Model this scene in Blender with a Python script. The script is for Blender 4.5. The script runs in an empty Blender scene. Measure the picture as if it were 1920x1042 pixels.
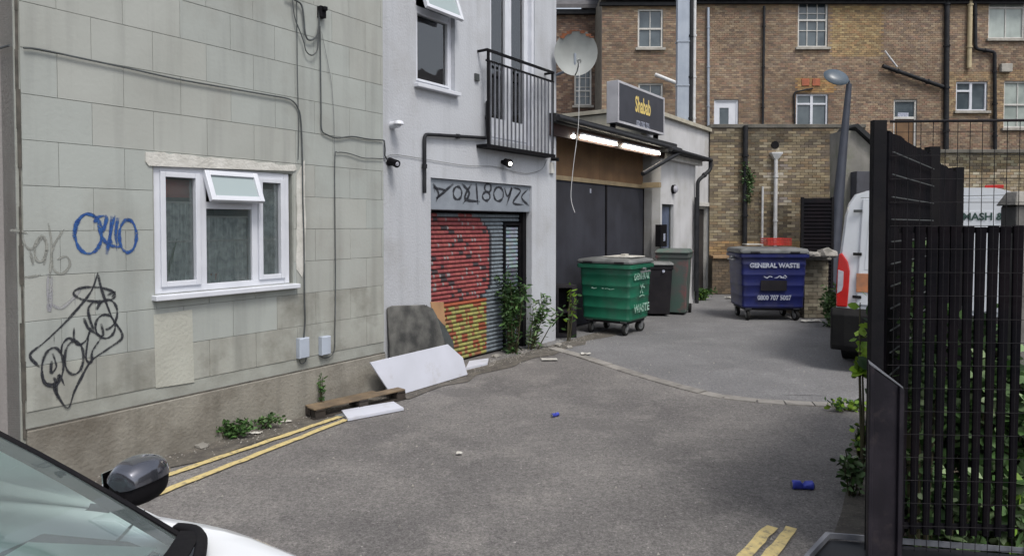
import bpy, bmesh, math, random
from mathutils import Vector, Matrix
random.seed(7)
S = bpy.context.scene
COL = S.collection
R = math.radians
# ------------------------------------------------------------------ camera
F = 1251.0; HC = 1.9; PITCH = R(1.5); SH = -68/1920
cd = bpy.data.cameras.new('camera'); cam = bpy.data.objects.new('camera', cd); COL.objects.link(cam)
cam.location = (0, 0, HC); cam.rotation_euler = (R(90)-PITCH, 0, 0)
cd.sensor_width = 36; cd.lens = F/1920*36; cd.shift_y = SH; cd.clip_start = .03; cd.clip_end = 2000
S.camera = cam
# ------------------------------------------------------------------ world, sun, exposure
SUN_EL, SUN_AZ = R(58), R(150)        # azimuth measured clockwise from +Y
w = bpy.data.worlds.new('World'); S.world = w; w.use_nodes = True
nt = w.node_tree; bg = nt.nodes['Background']
sky = nt.nodes.new('ShaderNodeTexSky'); sky.sky_type = 'NISHITA'; sky.sun_disc = False
sky.sun_elevation = SUN_EL; sky.sun_rotation = SUN_AZ; sky.air_density = 1.0; sky.dust_density = 3.0
hs = nt.nodes.new('ShaderNodeHueSaturation'); hs.inputs['Saturation'].default_value = .42
nt.links.new(sky.outputs[0], hs.inputs['Color']); nt.links.new(hs.outputs[0], bg.inputs['Color'])
bg.inputs['Strength'].default_value = .118
sl = bpy.data.lights.new('sun', 'SUN'); sl.energy = 1.25; sl.angle = R(16); sl.color = (1, .96, .9)
sun = bpy.data.objects.new('sun', sl); COL.objects.link(sun)
sd = Vector((math.sin(SUN_AZ)*math.cos(SUN_EL), math.cos(SUN_AZ)*math.cos(SUN_EL), math.sin(SUN_EL)))
sun.rotation_euler = sd.to_track_quat('Z', 'Y').to_euler(); sun.location = (0, 0, 30)
S.view_settings.view_transform = 'Standard'; S.view_settings.look = 'None'
S.view_settings.exposure = 0.68; S.view_settings.gamma = 1; S.view_settings.use_curve_mapping = False
S.cycles.use_denoising = True; S.cycles.max_bounces = 6; S.cycles.transparent_max_bounces = 16
S.cycles.caustics_reflective = False; S.cycles.caustics_refractive = False

# ------------------------------------------------------------------ survey helpers (pixel of the photograph -> point on a real plane)
def ray(px, py):
    cx = (px-960)/F; cy = (521-py)/F + SH*1920/F
    cp, sp = math.cos(PITCH), math.sin(PITCH)
    return Vector((cx, cp + cy*sp, -sp + cy*cp))
def at_y(px, py, Y):
    d = ray(px, py); return Vector((0, 0, HC)) + d*(Y/d.y)
def G(px, py, z=0.0):
    d = ray(px, py); return Vector((0, 0, HC)) + d*((z-HC)/d.z)
class Wall:
    """vertical wall: s runs along it, d outward, z up"""
    def __init__(self, p, ang):
        self.o = Vector((p[0], p[1], 0)); self.u = Vector((math.sin(ang), math.cos(ang), 0)); self.n = Vector((math.cos(ang), -math.sin(ang), 0))
    def P(self, s, d, z): return self.o + self.u*s + self.n*d + Vector((0, 0, z))
    def px(self, x, y, d=0.0):
        r = ray(x, y); c = Vector((0, 0, HC)); k = (d - (c-self.o).dot(self.n))/r.dot(self.n); q = c + r*k
        return (q-self.o).dot(self.u), q.z
    def W(self, x, y, d=0.0):
        s, z = self.px(x, y, d); return self.P(s, d, z)
ANG_A = math.atan(870/F); ANG_B = math.atan(890/F)
A = Wall(G(42, 930), ANG_A)
B = Wall(G(1042, 637), ANG_B)
T = Wall((0, 24.0), R(90))      # terrace plane: s = x, outward = -y

# ------------------------------------------------------------------ object helpers
def tag(o, label=None, cat=None, group=None, kind=None):
    if label: o['label'] = label
    if cat: o['category'] = cat
    if group: o['group'] = group
    if kind: o['kind'] = kind
    return o
def empty(name, loc, label=None, cat=None, group=None, kind=None, rz=0):
    o = bpy.data.objects.new(name, None); COL.objects.link(o); o.location = loc; o.rotation_euler = (0, 0, rz); o.empty_display_size = .2
    return tag(o, label, cat, group, kind)
def root_off(p):
    v = Vector((0, 0, 0))
    while p is not None: v += Vector(p.location); p = p.parent
    return v
class MB:
    def __init__(self): self.v = []; self.f = []; self.c = []; self.col = None
    def add(self, vs, fs):
        n = len(self.v); self.v += [tuple(x) for x in vs]; self.f += [tuple(i+n for i in f) for f in fs]; self.c += [self.col]*len(fs); return self
    def hexa(self, p):   # 8 points: bottom 4 ccw, top 4 ccw
        return self.add(p, [(3,2,1,0),(4,5,6,7),(0,1,5,4),(1,2,6,5),(2,3,7,6),(3,0,4,7)])
    def box(self, x0, x1, y0, y1, z0, z1):
        return self.hexa([(x0,y0,z0),(x1,y0,z0),(x1,y1,z0),(x0,y1,z0),(x0,y0,z1),(x1,y0,z1),(x1,y1,z1),(x0,y1,z1)])
    def wbox(self, W, s0, s1, d0, d1, z0, z1):
        if s0 > s1: s0, s1 = s1, s0
        if d0 > d1: d0, d1 = d1, d0
        if z0 > z1: z0, z1 = z1, z0
        P = W.P
        return self.hexa([P(s0,d1,z0),P(s1,d1,z0),P(s1,d0,z0),P(s0,d0,z0),P(s0,d1,z1),P(s1,d1,z1),P(s1,d0,z1),P(s0,d0,z1)])
    def cham(self, W, s0, s1, d0, d1, z0, z1, c):
        """box against a wall with its outer face chamfered by c (10 visible faces)"""
        P = W.P
        b = [P(s0,d0,z0),P(s1,d0,z0),P(s1,d0,z1),P(s0,d0,z1)]; m = [P(s0,d1-c,z0),P(s1,d1-c,z0),P(s1,d1-c,z1),P(s0,d1-c,z1)]
        t = [P(s0+c,d1,z0+c),P(s1-c,d1,z0+c),P(s1-c,d1,z1-c),P(s0+c,d1,z1-c)]
        fs = [(8,9,10,11)]
        for i in range(4):
            j = (i+1) % 4; fs += [(i,j,4+j,4+i),(4+i,4+j,8+j,8+i)]
        return self.add(b+m+t, fs)
    def bar(self, a, b, w, h, up=(0,0,1)):
        a = Vector(a); b = Vector(b); t = (b-a).normalized(); up = Vector(up)
        if abs(t.dot(up)) > .99: up = Vector((1,0,0))
        s = t.cross(up).normalized()*w/2; u = s.cross(t).normalized()*h/2
        return self.hexa([a-s-u, a+s-u, b+s-u, b-s-u, a-s+u, a+s+u, b+s+u, b-s+u])
    def tube(self, pts, r, n=8, caps=True):
        pts = [Vector(p) for p in pts]; rs = r if isinstance(r, (list, tuple)) else [r]*len(pts)
        base = len(self.v); ref = None; vs = []
        for i, p in enumerate(pts):
            t = (pts[min(i+1, len(pts)-1)] - pts[max(i-1, 0)]).normalized()
            if ref is None:
                ref = t.orthogonal().normalized()
            ref = (ref - t*ref.dot(t)).normalized(); b = t.cross(ref)
            for k in range(n):
                a = 2*math.pi*k/n; vs.append(p + (ref*math.cos(a) + b*math.sin(a))*rs[i])
        fs = []
        for i in range(len(pts)-1):
            for k in range(n):
                k2 = (k+1) % n; fs.append((i*n+k, i*n+k2, (i+1)*n+k2, (i+1)*n+k))
        if caps: fs.append(tuple(range(n-1, -1, -1))); fs.append(tuple((len(pts)-1)*n+k for k in range(n)))
        return self.add(vs, fs)
    def loft(self, rings, close=True, caps=True):
        n = len(rings[0]); vs = [p for r in rings for p in r]; fs = []
        for i in range(len(rings)-1):
            for k in range(n if close else n-1):
                k2 = (k+1) % n; fs.append((i*n+k, i*n+k2, (i+1)*n+k2, (i+1)*n+k))
        if caps and close: fs.append(tuple(range(n-1, -1, -1))); fs.append(tuple((len(rings)-1)*n+k for k in range(n)))
        return self.add(vs, fs)
    def prism(self, poly, thick):
        """planar polygon given as 3D points, thickened by the vector thick"""
        n = len(poly); t = Vector(thick); p = [Vector(q) for q in poly]
        return self.add(p + [q+t for q in p], [tuple(range(n-1,-1,-1)), tuple(range(n, 2*n))] + [(i,(i+1)%n,n+(i+1)%n,n+i) for i in range(n)])
    def build(self, name, m, parent=None, smooth=False, label=None, kind=None, bevel=0, world=True, subsurf=0):
        off = root_off(parent) if (parent is not None and world) else Vector((0,0,0))
        me = bpy.data.meshes.new(name); me.from_pydata([Vector(v)-off for v in self.v], [], self.f); me.materials.append(m)
        if any(c is not None for c in self.c):
            at = me.color_attributes.new('tone', 'FLOAT_COLOR', 'CORNER'); buf = []
            for poly, c in zip(me.polygons, self.c):
                buf += list(c if c is not None else (1,1,1,1))*poly.loop_total
            at.data.foreach_set('color', buf)
        bm = bmesh.new(); bm.from_mesh(me); bmesh.ops.recalc_face_normals(bm, faces=bm.faces); bm.to_mesh(me); bm.free()
        if smooth:
            me.polygons.foreach_set('use_smooth', [True]*len(me.polygons)); 
            try: me.set_sharp_from_angle(angle=R(38))
            except Exception: pass
        o = bpy.data.objects.new(name, me); COL.objects.link(o)
        if parent is not None: o.parent = parent
        if bevel:
            b = o.modifiers.new('bevel', 'BEVEL'); b.width = bevel; b.segments = 2; b.limit_method = 'ANGLE'; b.angle_limit = R(35)
        if subsurf:
            b = o.modifiers.new('sub', 'SUBSURF'); b.levels = b.render_levels = subsurf
        return tag(o, label, None, None, kind)
def copy_tree(o, parent=None):
    c = o.copy(); COL.objects.link(c)
    if parent is not None: c.parent = parent
    for ch in list(o.children): copy_tree(ch, c)
    return c
def subtract(rect, holes):
    out = [rect]
    for h in holes:
        nx = []
        for (a,b,c,d) in out:
            if h[0] >= b or h[1] <= a or h[2] >= d or h[3] <= c: nx.append((a,b,c,d)); continue
            if a < h[0]: nx.append((a,h[0],c,d))
            if b > h[1]: nx.append((h[1],b,c,d))
            a2, b2 = max(a,h[0]), min(b,h[1])
            if c < h[2]: nx.append((a2,b2,c,h[2]))
            if d > h[3]: nx.append((a2,b2,h[3],d))
        out = nx
    return out
def crom(pts, k=6):
    pts = [Vector(p) for p in pts]; out = []
    for i in range(len(pts)-1):
        p0 = pts[max(i-1,0)]; p1 = pts[i]; p2 = pts[i+1]; p3 = pts[min(i+2,len(pts)-1)]
        for j in range(k):
            t = j/k; out.append(.5*((2*p1)+(p2-p0)*t+(2*p0-5*p1+4*p2-p3)*t*t+(3*p1-p0-3*p2+p3)*t**3))
    out.append(pts[-1]); return out

# ------------------------------------------------------------------ materials
def mat(name, col, col2=None, scale=4, rough=.8, bump=0, bscale=None, metal=0, spec=.5, attr=False, rnd=0, streak=0, dirt=None, coat=0, detail=6, fac=(.35,.65)):
    m = bpy.data.materials.new(name); m.use_nodes = True; n = m.node_tree; L = n.links; b = n.nodes['Principled BSDF']
    b.inputs['Roughness'].default_value = rough; b.inputs['Metallic'].default_value = metal
    b.inputs['Specular IOR Level'].default_value = spec; b.inputs['Coat Weight'].default_value = coat; b.inputs['Coat Roughness'].default_value = .05
    geo = n.nodes.new('ShaderNodeNewGeometry'); co = geo.outputs['Position']
    c1 = (*col, 1); c2 = (*(col2 or tuple(x*.82 for x in col)), 1)
    nz = n.nodes.new('ShaderNodeTexNoise'); nz.inputs['Scale'].default_value = scale; nz.inputs['Detail'].default_value = detail; L.new(co, nz.inputs['Vector'])
    mr = n.nodes.new('ShaderNodeMapRange'); mr.inputs[1].default_value = fac[0]; mr.inputs[2].default_value = fac[1]; L.new(nz.outputs['Fac'], mr.inputs[0])
    mx = n.nodes.new('ShaderNodeMix'); mx.data_type = 'RGBA'; mx.inputs[6].default_value = c1; mx.inputs[7].default_value = c2; L.new(mr.outputs[0], mx.inputs[0])
    out = mx.outputs[2]
    def mixin(colour, facsock, amt):
        nonlocal out
        mm = n.nodes.new('ShaderNodeMath'); mm.operation = 'MULTIPLY'; mm.inputs[1].default_value = amt; L.new(facsock, mm.inputs[0])
        q = n.nodes.new('ShaderNodeMix'); q.data_type = 'RGBA'; L.new(mm.outputs[0], q.inputs[0]); L.new(out, q.inputs[6]); q.inputs[7].default_value = (*colour, 1); out = q.outputs[2]
    if streak:
        mp = n.nodes.new('ShaderNodeMapping'); mp.inputs['Scale'].default_value = (5, 5, .35); L.new(co, mp.inputs[0])
        s2 = n.nodes.new('ShaderNodeTexNoise'); s2.inputs['Scale'].default_value = 1.4; s2.inputs['Detail'].default_value = 5; L.new(mp.outputs[0], s2.inputs['Vector'])
        m2 = n.nodes.new('ShaderNodeMapRange'); m2.inputs[1].default_value = .5; m2.inputs[2].default_value = .75; L.new(s2.outputs['Fac'], m2.inputs[0])
        mixin(tuple(x*.5 for x in col), m2.outputs[0], streak)
    if dirt:
        dc, dscale, lo, hi, amt = dirt
        s3 = n.nodes.new('ShaderNodeTexNoise'); s3.inputs['Scale'].default_value = dscale; s3.inputs['Detail'].default_value = 8; s3.inputs['Roughness'].default_value = .65; L.new(co, s3.inputs['Vector'])
        m3 = n.nodes.new('ShaderNodeMapRange'); m3.inputs[1].default_value = lo; m3.inputs[2].default_value = hi; L.new(s3.outputs['Fac'], m3.inputs[0])
        mixin(dc, m3.outputs[0], amt)
    if attr:
        a = n.nodes.new('ShaderNodeAttribute'); a.attribute_name = 'tone'
        q = n.nodes.new('ShaderNodeMix'); q.data_type = 'RGBA'; q.blend_type = 'MULTIPLY'; q.inputs[0].default_value = 1; L.new(out, q.inputs[6]); L.new(a.outputs['Color'], q.inputs[7]); out = q.outputs[2]
    if rnd:
        oi = n.nodes.new('ShaderNodeObjectInfo'); mr2 = n.nodes.new('ShaderNodeMapRange'); mr2.inputs[3].default_value = 1-rnd; mr2.inputs[4].default_value = 1+rnd; L.new(oi.outputs['Random'], mr2.inputs[0])
        h = n.nodes.new('ShaderNodeHueSaturation'); L.new(mr2.outputs[0], h.inputs['Value']); L.new(out, h.inputs['Color']); out = h.outputs[0]
    L.new(out, b.inputs['Base Color'])
    if bump:
        nb = n.nodes.new('ShaderNodeTexNoise'); nb.inputs['Scale'].default_value = bscale or scale*6; nb.inputs['Detail'].default_value = 6; L.new(co, nb.inputs['Vector'])
        bu = n.nodes.new('ShaderNodeBump'); bu.inputs['Strength'].default_value = bump; bu.inputs['Distance'].default_value = .01; L.new(nb.outputs['Fac'], bu.inputs['Height']); L.new(bu.outputs[0], b.inputs['Normal'])
    return m
def emis(name, col, st):
    m = bpy.data.materials.new(name); m.use_nodes = True; b = m.node_tree.nodes['Principled BSDF']
    b.inputs['Base Color'].default_value = (.8,.8,.8,1); b.inputs['Emission Color'].default_value = (*col,1); b.inputs['Emission Strength'].default_value = st; return m
def glass(name, tint, refl=1.0, ior=1.5, painted_sheen=0.0):
    m = bpy.data.materials.new(name); m.use_nodes = True; n = m.node_tree; L = n.links; n.nodes.remove(n.nodes['Principled BSDF'])
    o = n.nodes['Material Output']; tr = n.nodes.new('ShaderNodeBsdfTransparent'); tr.inputs[0].default_value = (*tint,1)
    gl = n.nodes.new('ShaderNodeBsdfGlossy'); gl.inputs['Roughness'].default_value = .02; gl.inputs[0].default_value = (refl,refl,refl,1)
    fr = n.nodes.new('ShaderNodeFresnel'); fr.inputs[0].default_value = ior
    geo = n.nodes.new('ShaderNodeNewGeometry'); nz = n.nodes.new('ShaderNodeTexNoise'); nz.inputs['Scale'].default_value = 1.6; L.new(geo.outputs['Position'], nz.inputs['Vector'])
    bu = n.nodes.new('ShaderNodeBump'); bu.inputs['Strength'].default_value = .12; bu.inputs['Distance'].default_value = .05; L.new(nz.outputs['Fac'], bu.inputs['Height']); L.new(bu.outputs[0], gl.inputs['Normal'])
    mx = n.nodes.new('ShaderNodeMixShader'); L.new(fr.outputs[0], mx.inputs[0]); L.new(tr.outputs[0], mx.inputs[1]); L.new(gl.outputs[0], mx.inputs[2])
    res = mx.outputs[0]
    if painted_sheen:  # pale diffuse tint imitates reflected brightness on the pane
        df = n.nodes.new('ShaderNodeBsdfDiffuse'); df.inputs[0].default_value = (.50,.60,.60,1); m2 = n.nodes.new('ShaderNodeMixShader'); m2.inputs[0].default_value = painted_sheen
        L.new(res, m2.inputs[1]); L.new(df.outputs[0], m2.inputs[2]); res = m2.outputs[0]
    L.new(res, o.inputs[0]); return m
def ground_mat(name, base, light, dark):
    m = bpy.data.materials.new(name); m.use_nodes = True; n = m.node_tree; L = n.links; b = n.nodes['Principled BSDF']; b.inputs['Roughness'].default_value = .92; b.inputs['Specular IOR Level'].default_value = .25
    geo = n.nodes.new('ShaderNodeNewGeometry'); co = geo.outputs['Position']
    def noise(sc, de, ro=.6, vec=None):
        q = n.nodes.new('ShaderNodeTexNoise'); q.inputs['Scale'].default_value = sc; q.inputs['Detail'].default_value = de; q.inputs['Roughness'].default_value = ro; L.new(vec or co, q.inputs['Vector']); return q.outputs['Fac']
    def mr(f, lo, hi, a=0, b_=1):
        q = n.nodes.new('ShaderNodeMapRange'); q.inputs[1].default_value = lo; q.inputs[2].default_value = hi; q.inputs[3].default_value = a; q.inputs[4].default_value = b_; L.new(f, q.inputs[0]); return q.outputs[0]
    def mix(f, a, b_, bt='MIX'):
        q = n.nodes.new('ShaderNodeMix'); q.data_type = 'RGBA'; q.blend_type = bt
        if isinstance(f, float): q.inputs[0].default_value = f
        else: L.new(f, q.inputs[0])
        for i, v in ((6,a),(7,b_)):
            if isinstance(v, tuple): q.inputs[i].default_value = (*v,1)
            else: L.new(v, q.inputs[i])
        return q.outputs[2]
    c = mix(mr(noise(.55,6), .38, .62), dark, base)
    c = mix(mr(noise(1.7,7,.7), .5, .72), c, light)
    mp = n.nodes.new('ShaderNodeMapping'); mp.inputs['Rotation'].default_value = (0,0,.6); mp.inputs['Scale'].default_value = (1,.28,1); L.new(co, mp.inputs[0])
    c = mix(mr(noise(2.2,5,.6,mp.outputs[0]), .56, .74, 0, .5), c, dark)
    for sc, amt in ((24,.22),(60,.34),(150,.4)):
        g = mr(noise(sc,3,.75), .3, .7, 1-amt, 1+amt); cc = n.nodes.new('ShaderNodeCombineColor')
        for i in range(3): L.new(g, cc.inputs[i])
        c = mix(1.0, c, cc.outputs[0], 'MULTIPLY')
    c = mix(mr(noise(.9,3,.55), .60, .66, 0, .38), c, dark)
    c = mix(mr(noise(3.6,5,.65), .64, .70, 0, .45), c, tuple(x*.75 for x in dark))
    c = mix(mr(noise(33,2,.5), .70, .74, 0, .55), c, tuple(x*2.1 for x in light))
    L.new(c, b.inputs['Base Color'])
    bu = n.nodes.new('ShaderNodeBump'); bu.inputs['Strength'].default_value = .8; bu.inputs['Distance'].default_value = .008; L.new(noise(90,5,.7), bu.inputs['Height']); L.new(bu.outputs[0], b.inputs['Normal'])
    return m
M = {}
M['asphalt'] = ground_mat('asphalt', (.185,.176,.169), (.222,.210,.199), (.125,.119,.117))
M['yard'] = ground_mat('yard_asphalt', (.180,.179,.183), (.21,.209,.211), (.145,.144,.147))
M['grit'] = mat('verge_grit', (.13,.118,.10), (.075,.068,.06), 6, .95, 1.0, 70, dirt=((.25,.22,.18), 30, .55, .7, .7))
M['sett'] = mat('kerb_stone', (.27,.255,.235), (.19,.18,.165), 8, .85, .5, 60, rnd=.18)
M['slab'] = mat('paving_slab', (.26,.24,.21), (.18,.165,.145), 3, .9, .5, 50, rnd=.12)
M['yellow'] = mat('yellow_line', (.62,.50,.22), (.50,.41,.20), 20, .75, .3, 90, dirt=((.16,.14,.11), 22, .52, .66, .75))
M['block'] = mat('painted_block', (.368,.392,.370), (.332,.350,.330), 1.4, .85, .2, 30, rnd=.02, streak=.4, dirt=((.23,.22,.19), 1.1, .52, .8, .55))
M['block_warm'] = mat('warm_painted_block', (.375,.388,.362), (.335,.345,.318), 1.4, .85, .2, 30, rnd=.025, streak=.4, dirt=((.24,.22,.19), 1.1, .52, .8, .5))
M['block_low'] = mat('grimy_block', (.365,.375,.34), (.31,.312,.28), 3, .9, .3, 30, rnd=.05, streak=.6, dirt=((.14,.135,.11), 2.6, .5, .75, .7))
M['joint'] = mat('block_joint', (.33,.342,.312), (.26,.265,.238), 5, .9, .3, 40)
M['plinth'] = mat('plinth_render', (.30,.285,.245), (.205,.192,.165), 1.3, .9, .7, 40, streak=.6, dirt=((.12,.105,.085), 1.6, .48, .68, .85))
M['patch'] = mat('bare_render', (.43,.435,.385), (.37,.37,.325), 3, .9, .5, 40)
M['filler'] = mat('window_filler', (.62,.61,.57), (.50,.49,.45), 9, .9, .7, 45)
M['dark_edge'] = mat('dark_seam', (.06,.057,.05), (.11,.10,.085), 14, .95)
M['side_render'] = mat('side_render', (.40,.37,.345), (.33,.30,.28), 1.5, .9, .4, 40, streak=.4)
M['white_wall'] = mat('white_render', (.50,.52,.555), (.455,.47,.50), 1.0, .88, .5, 40, streak=.25, dirt=((.33,.325,.32), 1.3, .52, .8, .6))
M['white_lean'] = mat('annex_render', (.58,.58,.59), (.47,.47,.47), 1.5, .88, .4, 50, streak=.3, dirt=((.38,.36,.31), 1.5, .55, .8, .6))
M['cream'] = mat('cream_render', (.50,.47,.38), (.38,.35,.28), 2, .9, .4, 40, streak=.5)
M['grey_render'] = mat('grey_render', (.27,.26,.235), (.17,.165,.15), 1.2, .9, .5, 30, streak=.6, dirt=((.12,.14,.08), 1.5, .5, .7, .6))
M['upvc'] = mat('white_frame', (.66,.68,.73), (.60,.62,.67), 5, .35, 0)
M['upvc_old'] = mat('old_white_frame', (.62,.61,.58), (.5,.49,.46), 8, .6, 0)
M['black_metal'] = mat('black_metal', (.006,.006,.008), (.011,.010,.011), 6, .6, .15, 40, spec=.12)
M['black_paint'] = mat('black_timber', (.005,.005,.007), (.009,.007,.009), 3, .8, .3, 30, streak=.2, spec=.06)
M['rail'] = mat('grey_railing', (.20,.21,.235), (.15,.155,.175), 9, .45, 0, metal=.3)
M['shutter_box'] = mat('galvanised_box', (.27,.30,.34), (.22,.245,.28), 4, .55, .1, 40, dirt=((.15,.16,.18), 3, .5, .75, .5))
M['slat'] = mat('shutter_slat', (1,1,1), (.86,.86,.86), 9, .5, .1, 60, attr=True)
M['galv'] = mat('galvanised_duct', (.36,.40,.46), (.30,.34,.40), 3, .42, .05, 20, metal=.35, streak=.2)
M['pipe_black'] = mat('black_pipe', (.013,.014,.017), (.026,.027,.03), 6, .6, spec=.25)
M['pipe_white'] = mat('white_pipe', (.62,.63,.64), (.5,.5,.5), 6, .5)
M['pipe_cream'] = mat('cream_pipe', (.50,.42,.26), (.40,.33,.2), 6, .6)
M['cable'] = mat('grey_cable', (.075,.085,.088), (.055,.06,.06), 9, .6)
M['cable_light'] = mat('thin_grey_cable', (.20,.21,.21), (.16,.17,.17), 9, .6)
M['box_grey'] = mat('meter_box', (.42,.47,.55), (.37,.41,.48), 6, .5)
M['brick'] = mat('stock_brick', (1,1,1), (.80,.79,.77), 3.0, .92, .5, 60, attr=True, dirt=((.62,.60,.58), .55, .5, .75, .5))
M['mortar'] = mat('mortar', (.27,.235,.195), (.22,.19,.155), 5, .95, .3, 40)
M['mortar_dark'] = mat('mortar_dark', (.20,.18,.145), (.14,.125,.10), 4, .95, .3, 40)
M['yellow_brick'] = mat('yellow_stock_brick', (.31,.235,.14), (.20,.155,.10), 2.2, .92, .5, 60, rnd=.3, dirt=((.10,.085,.065), .8, .48, .7, .65))
M['coping'] = mat('coping', (.16,.15,.13), (.09,.087,.075), 3, .9, .5, 30)
M['slate'] = mat('slate_roof', (.11,.105,.11), (.07,.068,.072), 5, .7, .4, 30)
M['far_glass'] = mat('far_window_glass', (.045,.062,.075), (.10,.125,.14), 1.6, .08, 0, spec=.6)
M['curtain'] = mat('net_curtain', (.55,.60,.56), (.40,.45,.42), 6, .9)
M['curtained_glass'] = mat('curtained_glass', (.42,.47,.44), (.28,.32,.30), 1.8, .12, 0, streak=.3)
M['lace'] = mat('lace_curtain', (.80,.84,.84), (.42,.46,.46), 16, .9, detail=8)
M['stone_sill'] = mat('stone_sill', (.42,.40,.36), (.30,.285,.25), 6, .85)
M['red_vent'] = mat('terracotta_vent', (.40,.12,.06), (.28,.09,.05), 6, .8)
M['room'] = mat('room_wall', (.22,.21,.20), (.10,.10,.10), .8, .9)
M['felt'] = mat('roof_felt', (.022,.023,.026), (.014,.015,.016), 4, .85, .3, 30)
M['fascia'] = mat('red_brown_fascia', (.035,.012,.010), (.022,.009,.008), 5, .7)
M['ply'] = mat('brown_plywood', (.19,.11,.055), (.13,.075,.038), 2.5, .75, .1, 30, streak=.4)
M['gate'] = mat('charcoal_gate', (.042,.044,.056), (.03,.031,.039), 2, .65, .15, 30, streak=.3, spec=.25)
M['timber'] = mat('pale_timber', (.33,.26,.16), (.24,.19,.12), 5, .8, .3, 40)
M['sign_face'] = mat('sign_face', (.045,.048,.062), (.035,.038,.05), 4, .4)
M['sign_side'] = mat('sign_side', (.50,.50,.53), (.42,.42,.45), 4, .5)
M['green_bin'] = mat('green_plastic', (.012,.135,.075), (.010,.105,.06), 4, .42, .05, 30, streak=.45, dirt=((.05,.08,.065), 2.2, .5, .72, .65))
M['blue_bin'] = mat('blue_plastic', (.012,.018,.115), (.010,.014,.085), 4, .42, .05, 30, streak=.45, dirt=((.045,.045,.07), 2.2, .5, .72, .65))
M['lid_grey'] = mat('grey_lid', (.15,.155,.155), (.09,.095,.095), 4, .5, .1, 30, dirt=((.30,.31,.31), 3, .55, .7, .6))
M['black_plastic'] = mat('black_plastic', (.012,.011,.014), (.02,.018,.021), 5, .6, .1, 30, spec=.25)
M['old_green'] = mat('faded_green_plastic', (.065,.115,.095), (.09,.10,.095), 3, .55, .1, 30, dirt=((.23,.075,.08), 2.6, .52, .66, .7))
M['rubber'] = mat('rubber', (.012,.012,.012), (.02,.02,.02), 8, .8, spec=.2)
M['castor'] = mat('castor_metal', (.30,.31,.32), (.18,.18,.18), 8, .45, metal=.5)
M['print_white'] = mat('white_print', (.50,.53,.60), (.18,.20,.30), 40, .6)
M['print_green'] = mat('white_print_on_green', (.40,.55,.48), (.06,.22,.14), 30, .6, fac=(.42,.58))
M['print_yellow'] = mat('yellow_print', (.75,.58,.16), (.65,.5,.2), 18, .6)
M['print_dark'] = mat('dark_green_print', (.03,.07,.06), None, 18, .6)
M['red_crate'] = mat('red_plastic', (.45,.03,.02), (.35,.025,.02), 6, .45)
M['van_white'] = mat('van_paint', (.66,.69,.73), (.62,.65,.69), 2, .3, 0, coat=.6, dirt=((.45,.44,.42), 2, .55, .8, .35))
M['car_white'] = mat('car_paint', (.74,.76,.79), (.72,.74,.77), 2, .25, 0, coat=1.0)
M['van_black'] = mat('van_bumper', (.007,.007,.008), (.012,.012,.012), 6, .65, .1, 60, spec=.15)
M['lamp_red'] = mat('red_lens', (.50,.015,.012), (.42,.012,.01), 8, .15, spec=.7)
M['lamp_clear'] = mat('clear_lens', (.45,.45,.5), (.35,.35,.4), 12, .12)
M['plate'] = mat('orange_panel', (.50,.20,.09), (.30,.15,.09), 8, .5)
M['spray_blue'] = mat('blue_spray', (.012,.055,.23), (.02,.09,.28), 30, .6)
M['spray_black'] = mat('black_spray', (.012,.014,.022), (.028,.03,.036), 30, .6)
M['spray_faint'] = mat('faded_spray', (.22,.225,.205), (.28,.285,.26), 20, .8)
M['spray_violet'] = mat('faded_violet_spray', (.27,.27,.30), (.33,.335,.33), 20, .8)
M['headboard'] = mat('mottled_board', (.17,.168,.155), (.045,.046,.045), 4.5, .8, .3, 40, streak=.5)
M['board_white'] = mat('white_board', (.60,.62,.70), (.55,.57,.64), 3, .6, .05, 20, dirt=((.35,.33,.30), 3.5, .55, .75, .5))
M['board_orange'] = mat('tan_board', (.42,.24,.12), (.33,.19,.1), 5, .8, .1, 40)
M['pallet'] = mat('pallet_wood', (.20,.145,.09), (.12,.09,.06), 6, .85, .4, 50, streak=.3)
M['pallet_dark'] = mat('dark_pallet_wood', (.05,.04,.033), (.028,.023,.02), 6, .9, .3, 50)
M['lamp_grey'] = mat('lamp_post_paint', (.055,.062,.082), (.045,.05,.066), 3, .5, metal=.2)
M['lamp_head'] = mat('lamp_head', (.07,.095,.12), (.05,.07,.09), 4, .35)
M['dish'] = mat('dish_paint', (.34,.36,.35), (.29,.305,.295), 4, .55, streak=.2)
M['rust'] = mat('rust', (.22,.075,.03), (.10,.04,.022), 14, .9, .3, 60)
M['leaf'] = mat('leaf', (1,1,1), (.8,.8,.8), 9, .6, attr=True, spec=.3)
M['stem'] = mat('stem', (.07,.065,.03), (.05,.045,.025), 9, .9)
M['soil'] = mat('soil', (.05,.042,.03), (.09,.075,.05), 7, 1, 1, 30)
M['can_blue'] = mat('blue_foil', (.03,.05,.36), (.06,.08,.45), 8, .3, metal=.2)
M['litter'] = mat('pale_litter', (.55,.54,.50), (.4,.38,.34), 9, .7)
M['stone'] = mat('rubble', (.30,.285,.26), (.20,.19,.17), 9, .9, .4, 40)
M['tint_plum'] = mat('dark_bollard_paint', (.020,.017,.023), (.008,.007,.011), 5, .5, .15, 30, streak=.8, spec=.25, dirt=((.05,.04,.04), 9, .58, .75, .6))
M['wire'] = mat('fence_wire', (.010,.010,.012), (.02,.018,.02), 8, .7, spec=.15)
M['dash'] = mat('dashboard', (.045,.052,.055), (.03,.035,.037), 6, .7)
M['paper'] = mat('dashboard_paper', (.80,.85,.82), (.72,.78,.75), 6, .7)
M['mirror_sky_tone'] = mat('mirror_cap', (.14,.145,.17), (.12,.125,.15), 4, .16, metal=.75, coat=1)
M['pot'] = mat('terracotta_pot', (.38,.15,.08), None, 9, .8)
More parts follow.
